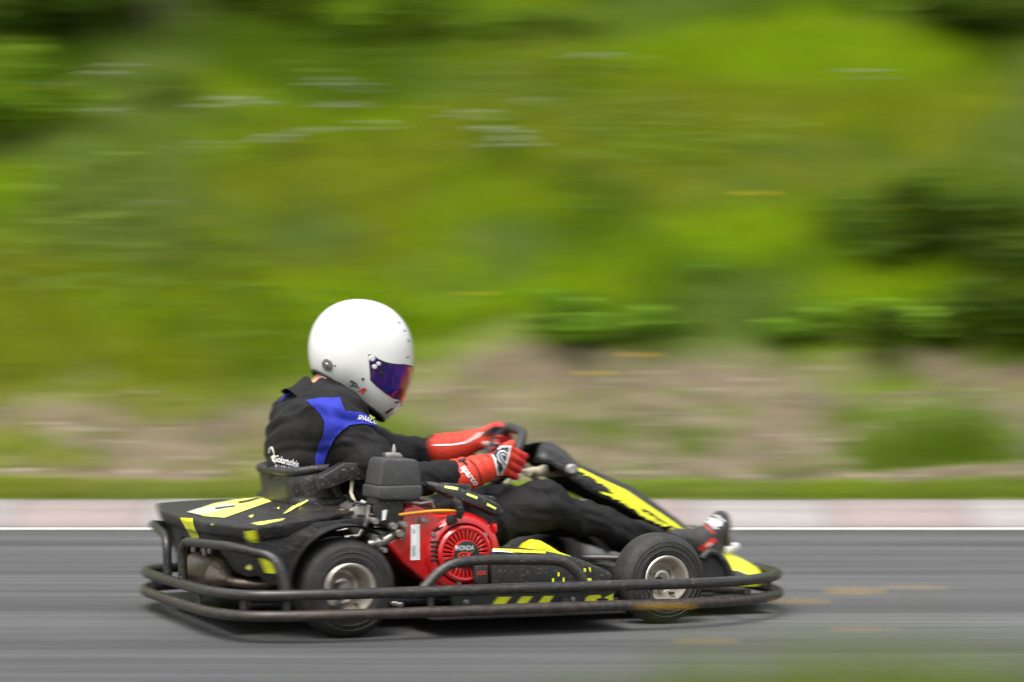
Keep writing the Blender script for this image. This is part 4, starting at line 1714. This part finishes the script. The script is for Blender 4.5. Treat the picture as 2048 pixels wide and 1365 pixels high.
# ---- steering wheel and column
NT, NG, NB = L(1048, 866, -.11), L(1031, 912, -.15), L(1003, 962, -.11)
FTp = Vector((NT.x, .11, NT.z)).lerp(L(1028, 847, .11), .6)
FG_ = Vector((NG.x, .15, NG.z)).lerp(L(988, 884, .15), .7)
FB = Vector((NB.x + .012, .11, NB.z + .008))
wp = roundpath([NT, NG, NB, FB, FG_, FTp], .045, 6, True)
m_ = MB()
tube(m_, wp, .0145, 12, True)
steer = m_.build('steering_wheel', mat('grip_rubber', (.028, .029, .029), .6, var=.2, scale=40, bump=.25, bscale=300, dust=.1), kart)
cw = (NT + NB + FTp + FB) / 4
cw = cw + (NG + FG_ - cw * 2) * .3
ax_ = (NB - NT).cross(FTp - NT).normalized()
if ax_.x < 0:
    ax_ = -ax_
hub_c = cw + ax_ * .035
m_ = MB()
for q in (NG, FG_, (NB + FB) / 2):
    tube(m_, [q, q.lerp(hub_c, .6) + ax_ * .006, hub_c], [.006, .009, .012], 8)
m_.build('spokes', M_DARK, steer)
m_ = MB()
tube(m_, [hub_c - ax_ * .012, hub_c + ax_ * .012], [.034, .030], 18)
m_.build('wheel_hub', M_PLASTIC, steer)
m_ = MB()
tube(m_, [hub_c, Vector((.50, 0, .17))], .010, 12)
m_.build('steering_column', M_STEEL, kart)
# cream cable ends and clips on the column
for pth, r in ([[L(1000, 966, -.07), L(1012, 968, -.07), L(1018, 958, -.07)], .008], [[L(1020, 948, -.06), L(1024, 962, -.06)], .010], [[L(1034, 962, -.05), L(1042, 944, -.05), L(1052, 940, -.05), L(1058, 952, -.05)], .0065],
               [[L(1050, 946, -.04), L(1072, 941, -.04)], .0125], [[L(1072, 946, -.04), L(1092, 938, -.04)], .0155]):
    m_ = MB()
    tube(m_, pth, r, 12)
    m_.build('cable_end', M_CREAM, kart)

# ---- nose cone, front arch and pedals
V, Fc = [], []
rows = [(.815, .182, .115), (.845, .180, .135), (.885, .164, .165), (.925, .140, .18), (.955, .112, .16), (.968, .085, .12)]
nu = 13
for (x, z, w) in rows:
    for j in range(nu):
        a = math.pi * j / (nu - 1)
        V.append(Vector((x - .05 * (1 - math.sin(a)), -w * math.cos(a) * 1.5, .075 + (z - .075) * max(0, math.sin(a)) ** .6)))
for i in range(len(rows) - 1):
    for j in range(nu - 1):
        Fc.append((i * nu + j, i * nu + j + 1, (i + 1) * nu + j + 1, (i + 1) * nu + j))
nose = MB().add(V, Fc).build('nose_cone', M_YEL, kart, R(60))
so = nose.modifiers.new('thickness', 'SOLIDIFY')
so.thickness = .006
NTt = bvh(nose)
mark('black_splash', strips([(1460, 1142), (1476, 1142), (1496, 1150), (1516, 1150)], [(1466, 1160), (1484, 1160), (1500, 1160), (1520, 1156)], 16, 5, 4), NTt, M_BLK, nose, .002, 8)
m_ = MB()
tube(m_, roundpath([L(1405, 1118, -.28), L(1418, 1102, -.28), L(1440, 1112, -.28), L(1457, 1134, -.28), L(1466, 1166, -.28)], .05, 5), .012, 10)
both(m_, 'front_arch', M_PLASTIC)
m_ = MB()
prism_px(m_, [(1404, 1122), (1418, 1104), (1440, 1114), (1456, 1136), (1463, 1162), (1404, 1168)], -.275, -.262, .002, 1)  # black sheet standing in for the shaded hollow inside the arch
both(m_, 'arch_shade_fill', M_SKIRT)
for s in (-1, 1):
    m_ = MB()
    tube(m_, [(.80, s * .12, .07), (.84, s * .12, .20)], .008, 8)
    box(m_, (.838, s * .12 - .035, .19), (.85, s * .12 + .035, .24), .003)
    m_.build('pedal', M_STEEL, kart)


# ================================================================== the driver
man = tag(empty('person', KO, YAW), 'person in black and blue racing overalls, white helmet and red gloves driving the go-kart', 'person')
T = lambda v: (v.x, v.y, v.z)
Sh_n, El_n, Wr_n = L(672, 838, -.185), L(778, 968, -.285), L(925, 948, -.215)
Sh_f, El_f, Wr_f = Vector((Sh_n.x + .03, .185, Sh_n.z + .005)), L(775, 915, .27), L(892, 898, .205)
Hip_n, Hip_f = Vector((-.33, -.10, .19)), Vector((-.33, .10, .19))
Kn_n, An_n = L(1084, 1012, -.165), L(1372, 1100, -.125)
Kn_f, An_f = Vector((Kn_n.x - .01, .17, Kn_n.z - .015)), Vector((An_n.x + .01, .125, An_n.z - .01))
body = [
    ('ell', (-.375, 0, .20), (.150, .185, .125)),
    ('cap', (-.405, 0, .25), (-.425, 0, .42), .130, .135),
    ('ell', (-.432, 0, .515), (.148, .200, .165)),
    ('ell', (-.425, -.09, .590), (.115, .120, .085)),
    ('ell', (-.425, .09, .590), (.115, .120, .085)),
    ('cap', (-.41, -.05, .620), T(Sh_n), .070, .068),
    ('cap', (-.41, .05, .620), T(Sh_f), .070, .068),
    ('cap', (-.415, 0, .60), (-.38, 0, .67), .085, .060),
    ('cap', T(Sh_n), T(El_n), .076, .060, (.002, 21, .4)),
    ('cap', T(El_n), T(Wr_n), .056, .034, (.002, 24, 1.4)),
    ('cap', T(Sh_f), T(El_f), .076, .060, (.002, 21, 2.4)),
    ('cap', T(El_f), T(Wr_f), .054, .036, (.0035, 22, .4)),
    ('cap', T(Hip_n), T(Kn_n), .100, .066),
    ('cap', T(Kn_n), T(An_n), .052, .037, (.002, 19, .2)),
    ('cap', T(Hip_f), T(Kn_f), .100, .066),
    ('cap', T(Kn_f), T(An_f), .052, .037, (.002, 19, 1.2)),
    ('cap', (-.385, 0, .65), (-.325, 0, .76), .056, .054),
]
suit = sdf_obj('body', body, .0055, M_SUIT, man, .045, 2, folds=.017)
# the neck is bare between collar and helmet
me = suit.data
me.materials.append(M_SKIN)
nk0, nk1 = L(650, 792, 0) + Vector((0, 0, 0)), L(700, 730, 0)
nd = (nk1 - nk0).normalized()
for p in me.polygons:
    c = p.center
    q = c - nk0
    if q.dot(nd) > -.034 and (q - nd * q.dot(nd)).length < .075:
        p.material_index = 1
# stand-up collar
cm = MB()
V, Fc = [], []
n = 40
u = nd.orthogonal().normalized()
w = nd.cross(u)
for j in range(n):
    a = 2 * math.pi * j / n
    d = u * math.cos(a) + w * math.sin(a)
    bk = max(0, -d.x)
    for (hh, rr) in ((-.055, .112), (-.032, .096), (-.022 + .044 * bk, .086 + .004 * bk), (-.018 + .046 * bk, .080 + .004 * bk), (-.03, .070)):
        V.append(nk0 + nd * (hh - .012) + d * rr + Vector((0, 0, .004 * math.sin(a * 5))))
k = 5
for j in range(n):
    for i in range(k - 1):
        Fc.append((j * k + i, j * k + i + 1, ((j + 1) % n) * k + i + 1, ((j + 1) % n) * k + i))
cm.add(V, Fc)
cm.build('collar', M_SUIT, man, R(70))
BT = bvh(suit)
mark('shoulder_panel', [[(613, 802), (640, 797), (680, 796), (684, 808), (690, 822), (718, 826), (742, 836), (757, 854), (761, 868), (745, 852), (725, 848), (700, 851), (680, 864), (668, 880), (658, 900), (650, 922), (647, 936), (640, 938), (633, 932), (631, 916), (638, 890), (648, 866), (650, 846), (644, 832), (632, 818)]], BT, M_BLUE, suit, .005, 4, .06)
mark('back_panel', [[(560, 806), (566, 796), (584, 778), (582, 790), (572, 796)]], BT, M_BLUE, suit, .005, 4, .06)
lettering('SPARCO', (714, 838), 13, BT, M_WHITE, suit, -17, .1, .8, .03, .0075, 4)
lettering('Gokartutleie', (550, 923), 19, BT, M_WHITE, suit, -14, .0, .47, .012, .005, 3, space=1.04)
lettering('.no', (590, 934), 11, BT, M_WHITE, suit, -15, .0, .6, .006, .005, 3)
lettering('KLEBING', (552, 935), 8, BT, M_WHITE, suit, -6, .0, .85, .0, .005, 4, space=1.5)
mark('emblem', [[(538, 906), (540, 897), (543, 893), (546, 894), (549, 903), (550, 910), (548, 908), (544, 897), (541, 898), (539, 907)], [(543, 914), (549, 908), (552, 912), (548, 918), (552, 928), (546, 922)]], BT, M_WHITE, suit, .003, 5)

# ---- helmet
HC = L(718, 716, 0)
px2m = (L(818, 716, 0) - HC).length / 100
tilt_out = [(712, 604), (745, 607), (776, 619), (800, 640), (815, 664), (821, 688), (823, 712), (821, 740), (815, 766), (806, 790), (801, 806), (786, 822), (766, 838), (755, 842), (735, 834), (712, 814), (690, 796), (664, 778), (642, 760), (629, 742), (622, 716), (621, 690), (627, 662), (642, 636), (664, 617), (688, 607)]
pol = sorted((math.atan2(716 - y, x - 718) % (2 * math.pi), math.hypot(x - 718, y - 716)) for x, y in tilt_out)
th_, rr_ = np.array([p[0] for p in pol]), np.array([p[1] for p in pol])
th_ = np.concatenate([th_ - 2 * np.pi, th_, th_ + 2 * np.pi])
rr_ = np.tile(rr_, 3)


def Rth(t):
    ts = np.linspace(-.12, .12, 7)
    return float(np.mean(np.interp(t % (2 * math.pi) + ts, th_, rr_)))


# sideways the view is foreshortened, so the outline is stretched back along the kart's x axis
cy = math.cos(YAW)
PW = .72


def hp_(t, phi, off=0.):
    r = Rth(t) + off / px2m
    a = r * px2m * math.copysign(abs(math.cos(phi)) ** PW, math.cos(phi))
    wd = (.128 + off) * (1 - .14 * max(0, math.cos(t + .9)) ** 2 * math.cos(phi) ** 2)
    return Vector((HC.x + a * math.cos(t), wd * math.sin(phi), HC.z + a * math.sin(t)))


nt_, np_ = 96, 40
hm = bmesh.new()
grid = []
for j in range(np_ + 1):
    phi = -math.pi / 2 + math.pi * j / np_
    grid.append([hm.verts.new(hp_(2 * math.pi * i / nt_, phi * .9999)) for i in range(nt_)])
for j in range(np_):
    for i in range(nt_):
        hm.faces.new((grid[j][i], grid[j][(i + 1) % nt_], grid[j + 1][(i + 1) % nt_], grid[j + 1][i]))
bmesh.ops.remove_doubles(hm, verts=hm.verts, dist=.0006)
bmesh.ops.recalc_face_normals(hm, faces=hm.faces)
ca_, cb_ = L(640, 754, 0), L(752, 836, 0)
cdir = (cb_ - ca_).normalized()
cnr = Vector((-cdir.z, 0, cdir.x))
if cnr.z > 0:
    cnr = -cnr
res = bmesh.ops.bisect_plane(hm, geom=hm.verts[:] + hm.edges[:] + hm.faces[:], plane_co=ca_ - cnr * .004, plane_no=cnr, clear_outer=True)
loop = [v.co.copy() for v in res['geom_cut'] if isinstance(v, bmesh.types.BMVert)]
me = bpy.data.meshes.new('helmet')
hm.to_mesh(me)
hm.free()
helmet = link('helmet', me, M_HELM, man)
lc = sum(loop, Vector()) / len(loop)
loop.sort(key=lambda v: math.atan2(v.y, (v - lc).dot(cdir)))
m_ = MB()
tube(m_, loop[::2], .0052, 8, True)
m_.add([p - cnr * .003 for p in loop[::2]] + [lc - cnr * .05], [(i, (i + 1) % len(loop[::2]), len(loop[::2])) for i in range(len(loop[::2]))])
m_.build('edge_trim', M_BLK, helmet)
HT = bvh(helmet)


def eyeport(name, upper, lower, off, m, grow=0.):
    """curved shield across the face opening, the same on both sides"""
    def curve(pts, up):
        q = [HT.ray_cast(KCAM, ray(x, y))[0] for x, y in pts]
        t = math.atan2(q[0].z - HC.z, q[0].x - HC.x)
        q = [hp_(t, 0), hp_(t, -.18)] + q
        if grow:
            q = [p + Vector((0, 0, grow * up)) for p in q]
            q[-1] = q[-1] + Vector((-grow, 0, 0))
        return q
    U, Lw = curve(upper, 1), curve(lower, -1)

    def at(cv, s):
        s = s * (len(cv) - 1)
        i = min(int(s), len(cv) - 2)
        f = s - i
        p0, p1, p2, p3 = cv[max(i - 1, 0)], cv[i], cv[i + 1], cv[min(i + 2, len(cv) - 1)]
        return .5 * (2 * p1 + (p2 - p0) * f + (2 * p0 - 5 * p1 + 4 * p2 - p3) * f * f + (3 * p1 - p0 - 3 * p2 + p3) * f ** 3)
    nh, nv = 44, 16
    V, Fc = [], []
    for i in range(2 * nh + 1):
        s = abs(i - nh) / nh
        a, b = at(U, s), at(Lw, s)
        for k in range(nv + 1):
            p = a.lerp(b, k / nv)
            o_ = Vector((HC.x, 0, HC.z))
            h = HT.ray_cast(o_, (p - o_).normalized())
            nrm = h[1] if h[1].dot(p - o_) > 0 else -h[1]
            q = h[0] + nrm * off
            if i > nh:
                q = Vector((q.x, -q.y, q.z))
            V.append(q)
    for i in range(2 * nh):
        for k in range(nv):
            a = i * (nv + 1) + k
            Fc.append((a, a + 1, a + nv + 2, a + nv + 1))
    return MB().add(V, Fc).build(name, m, helmet, R(60))


up_ = [(812, 732), (795, 731), (775, 728), (757, 721), (746, 713), (739, 712)]
lo_ = [(800, 799), (790, 796), (775, 788), (762, 778), (750, 768), (743, 758)]
eyeport('visor_seal', up_, lo_, .0012, M_BLK, .004)
visor = eyeport('visor', up_, lo_, .0034, M_VISOR)
VT = bvh([visor, helmet])
for (px, py, r, m) in [(744, 717, .0095, M_SILVER), (749, 734, .0075, M_SILVER), (757, 728, .0065, M_SILVER), (763, 747, .005, M_DARK)]:
    h = VT.ray_cast(KCAM, ray(px, py))
    m_ = MB()
    nrm = h[1] if h[1].y < 0 else -h[1]
    tube(m_, [h[0] - nrm * .004, h[0] + nrm * .002, h[0] + nrm * .0045], [r, r, r * .75], 16)
    m_.build('visor_screw', m, helmet)
h = HT.ray_cast(KCAM, ray(655, 730))
nrm = h[1] if h[1].y < 0 else -h[1]
m_ = MB()
tube(m_, [h[0] - nrm * .004, h[0] + nrm * .004, h[0] + nrm * .006, h[0] + nrm * .004, h[0] + nrm * .009], [.019, .018, .012, .0085, .006], 24)
m_.build('head_restraint_post', M_STEEL, helmet)


def hole(px, py, a, b=None, ang=0):
    b = b or a
    pts = []
    for i in range(10):
        t = 2 * math.pi * i / 10
        x, y = a * math.cos(t), b * math.sin(t)
        pts.append((px + x * math.cos(R(ang)) - y * math.sin(R(ang)), py + x * math.sin(R(ang)) + y * math.cos(R(ang))))
    return pts


for p in [hole(726, 759, 3), hole(670, 732, 1.8), hole(798, 646, 2.4, 1.6, 60), hole(809, 662, 2.4, 1.6, 70), hole(817, 682, 2.6, 1.6, 80), hole(815, 715, 2.6, 1.8, 110)]:
    mark('vent_hole', [p], HT, M_DARK, helmet, .0012, 6)
mark('chin_vent', [[(770, 825), (784, 815), (786, 818), (773, 829)]], HT, M_DARK, helmet, .0015, 6)
mark('chin_vent', [[(789, 804), (798, 803), (797, 806), (790, 807)]], HT, M_DARK, helmet, .0015, 6)
lettering('gp-', (695, 765), 19, HT, M_BLK, helmet, -36, .3, 1.05, .02, .0015, 5)
lettering('R', (716, 782), 18, HT, M_REDP, helmet, -36, .35, 1.1, .03, .0015, 5)
# chin bar scoop: a raised duct
m_ = MB()
prism_px(m_, [(760, 816), (790, 812), (804, 800), (806, 806), (790, 824), (772, 833), (764, 830)], -.055, .055, .006, 2)
m_.build('chin_duct', M_HELM, helmet)
for (px, py) in [(732, 828), (742, 834)]:
    m_ = MB()
    tube(m_, [L(px - 5, py - 3, -.085), L(px + 5, py + 4, -.085)], .004, 8)
    m_.build('strap_clip', M_YELP, helmet)


# ---- gloves, each with four bent fingers and a thumb closed on the wheel
def glove(side):
    if side < 0:
        g0, g1 = L(1038, 892, -.135), L(1017, 942, -.135)
        W0, W1 = L(918, 953, -.215), L(965, 938, -.20)
        kn = [L(1018, 898, -.165), L(1018, 912, -.172), L(1015, 927, -.172), L(1009, 942, -.165)]
        palm0, palm1 = L(985, 932, -.185), L(1006, 915, -.172)
    else:
        g0, g1 = L(1010, 858, .14), L(984, 892, .15)
        W0, W1 = L(885, 901, .205), L(930, 890, .20)
        kn = [L(996, 858, .165), L(988, 868, .17), L(980, 879, .17), L(971, 890, .165)]
        palm0, palm1 = L(950, 882, .185), L(970, 874, .175)
    gd = (g1 - g0).normalized()
    inw = Vector((0, -side, 0))
    fw = gd.cross(inw)
    if fw.x < 0:
        fw = -fw
    P = [('cap', T(W1), T(palm0), .042, .036, (.002, 20, .3)), ('cap', T(palm0), T(palm1), .036, .026)]
    P += [('cap', T(palm0), T(kn[0] - fw * .006), .026, .019), ('cap', T(palm0), T(kn[3] - fw * .006), .026, .019)]
    P += [('cap', T(W0), T(W1), .054, .042, (.0022, 16, .9))]
    for i, kq in enumerate(kn):
        ln_ = (.030, .034, .033, .027)[i]
        rad = (.0118, .0122, .0118, .0105)[i]
        gp = g0 + gd * ((kq - g0).dot(gd))
        a = gp + (kq - gp).normalized() * .027 * .3 + inw * -.022
        k1 = gp + fw * .024 - inw * .010
        k2 = gp + fw * .022 + inw * .016
        k3 = gp - fw * .004 + inw * .024
        k3 = k2.lerp(k3, ln_ / .034)
        P += [('cap', T(palm1), T(kq), .018, rad * 1.12), ('cap', T(kq), T(k1), rad * 1.12, rad), ('cap', T(k1), T(k2), rad, rad * .95), ('cap', T(k2), T(k3), rad * .95, rad * .85)]
    th0 = palm0.lerp(palm1, .35)
    gp = g0 + gd * .006
    P += [('cap', T(th0), T(gp - fw * .024 + inw * .004), .017, .0125), ('cap', T(gp - fw * .024 + inw * .004), T(gp - fw * .010 + inw * .024), .0125, .0105), ('cap', T(gp - fw * .01 + inw * .024), T(gp + fw * .010 + inw * .026), .0105, .009)]
    o = sdf_obj('glove', P, .0025, M_GLOVE, man, .0042, 1)
    o.data.materials.append(M_GLOVE2)
    gm = (g0 + g1) / 2
    for p in o.data.polygons:
        q = Vector(p.center) - gm
        if q.dot(fw) > .004 or q.dot(inw) > .0:
            p.material_index = 1
    # open hem of the cuff
    return o


gn, gf = glove(-1), glove(1)
GT = bvh(gn)
mark('hand_patch', [[(977, 899), (1000, 893), (1022, 892), (1019, 906), (1014, 925), (1004, 950), (998, 961), (994, 948), (988, 920)]], GT, M_WHITE, gn, .0020, 5)
mark('hand_patch', [[(980, 901), (1001, 896), (1018, 895), (1016, 906), (1010, 926), (1002, 946), (999, 952), (996, 942), (991, 918)]], GT, M_BLK, gn, .0032, 5)


def stroke(pts, w):
    out = []
    for i in range(len(pts) - 1):
        (x0, y0), (x1, y1) = pts[i], pts[i + 1]
        d = math.hypot(x1 - x0, y1 - y0) or 1
        nx_, ny_ = -(y1 - y0) / d * w, (x1 - x0) / d * w
        out.append([(x0 + nx_, y0 + ny_), (x1 + nx_, y1 + ny_), (x1 - nx_, y1 - ny_), (x0 - nx_, y0 - ny_)])
    return out


S_ = [(1014, 908), (1008, 903), (1000, 904), (995, 911), (997, 921), (1004, 928), (1007, 937), (1003, 945), (999, 944)]
S2 = [(1010, 913), (1005, 908), (1001, 912), (1004, 920), (1010, 927), (1010, 936)]
mark('emblem', stroke(S_, 1.1) + stroke(S2, .9), GT, M_SILVER, gn, .0044, 6)
lettering('sparco', (921, 936), 18, GT, M_WHITE, gn, -52, .1, .95, .03, .0025, 5)
mark('cuff_seam', stroke([(938, 920), (950, 930), (958, 945), (962, 962)], .8), GT, M_BLK, gn, .0022, 6)
mark('cuff_seam', stroke([(950, 912), (966, 908), (978, 914)], .8), GT, M_BLK, gn, .0022, 6)
mark('cuff_tab', [[(915, 921), (932, 916), (933, 921), (918, 926)]], GT, M_BLK, gn, .0025, 6)
GF = bvh(gf)
mark('thumb_patch', [[(960, 869), (976, 858), (992, 853), (1004, 855), (998, 862), (980, 866), (966, 873)]], GF, M_BLK, gf, .0022, 5)
mark('piping', stroke([(868, 891), (905, 890), (930, 886), (950, 876), (962, 866)], 1.6), GF, M_WHITE, gf, .0022, 6)
lettering('sparco', (967, 888), 12, GF, M_WHITE, gf, -6, .1, .9, .03, .0025, 5)

# ---- boots
def boot(dy, An, tag_):
    h_ = L(1424, 1100, dy)
    t_ = L(1446, 1036, dy)
    d_ = Vector((0, dy - (-.125), 0))
    b0 = L(1350, 1080, dy)
    P = [('cap', T(b0), T(L(1402, 1084, dy)), .036, .036, (.002, 14, .2)), ('cap', T(L(1402, 1084, dy)), T(h_), .037, .032), ('cap', T(h_), T(L(1438, 1064, dy)), .030, .035), ('cap', T(L(1412, 1074, dy)), T(L(1438, 1054, dy)), .034, .031), ('cap', T(L(1437, 1060, dy)), T(L(1441, 1040, dy)), .034, .029)]
    return sdf_obj('boot', P, .004, M_BOOT, man, .016, 1)


bn = boot(-.125, An_n, 0)
BN = bvh(bn)
mark('stripe', [[(1415, 1044), (1421, 1034), (1444, 1046), (1440, 1054), (1430, 1052)]], BN, M_WHITE, bn, .002, 6)
mark('stripe', stroke([(1427, 1027), (1448, 1044)], 1.4), BN, M_WHITE, bn, .0022, 6)
mark('stripe', stroke([(1416, 1043), (1434, 1059)], 1.4), BN, M_WHITE, bn, .0022, 6)
mark('red_seam', stroke([(1411, 1051), (1428, 1068)], 1.2), BN, M_REDP, bn, .0022, 6)
mark('red_tab', [[(1396, 1098), (1426, 1075), (1432, 1084), (1404, 1103)]], BN, M_REDP, bn, .002, 6)
mark('label_print', stroke([(1412, 1090), (1417, 1096)], .8) + stroke([(1415, 1087), (1420, 1093)], .8) + stroke([(1418, 1085), (1423, 1091)], 1.2), BN, M_WHITE, bn, .0035, 5)
# far boot, light toe
far = sdf_obj('boot', [('cap', (An_f.x - .02, .125, An_f.z), T(L(1425, 1100, .125)), .036, .032), ('cap', T(L(1425, 1100, .125)), T(L(1445, 1100, .125)), .030, .026), ('cap', T(L(1445, 1099, .125)), T(L(1466, 1094, .125)), .024, .015)], .004, M_BOOT, man, .012, 1)
far.data.materials.append(M_WHITE)
xt = L(1440, 1098, .125).x
for p in far.data.polygons:
    if p.center.x > xt and p.center.z > .135:
        p.material_index = 1
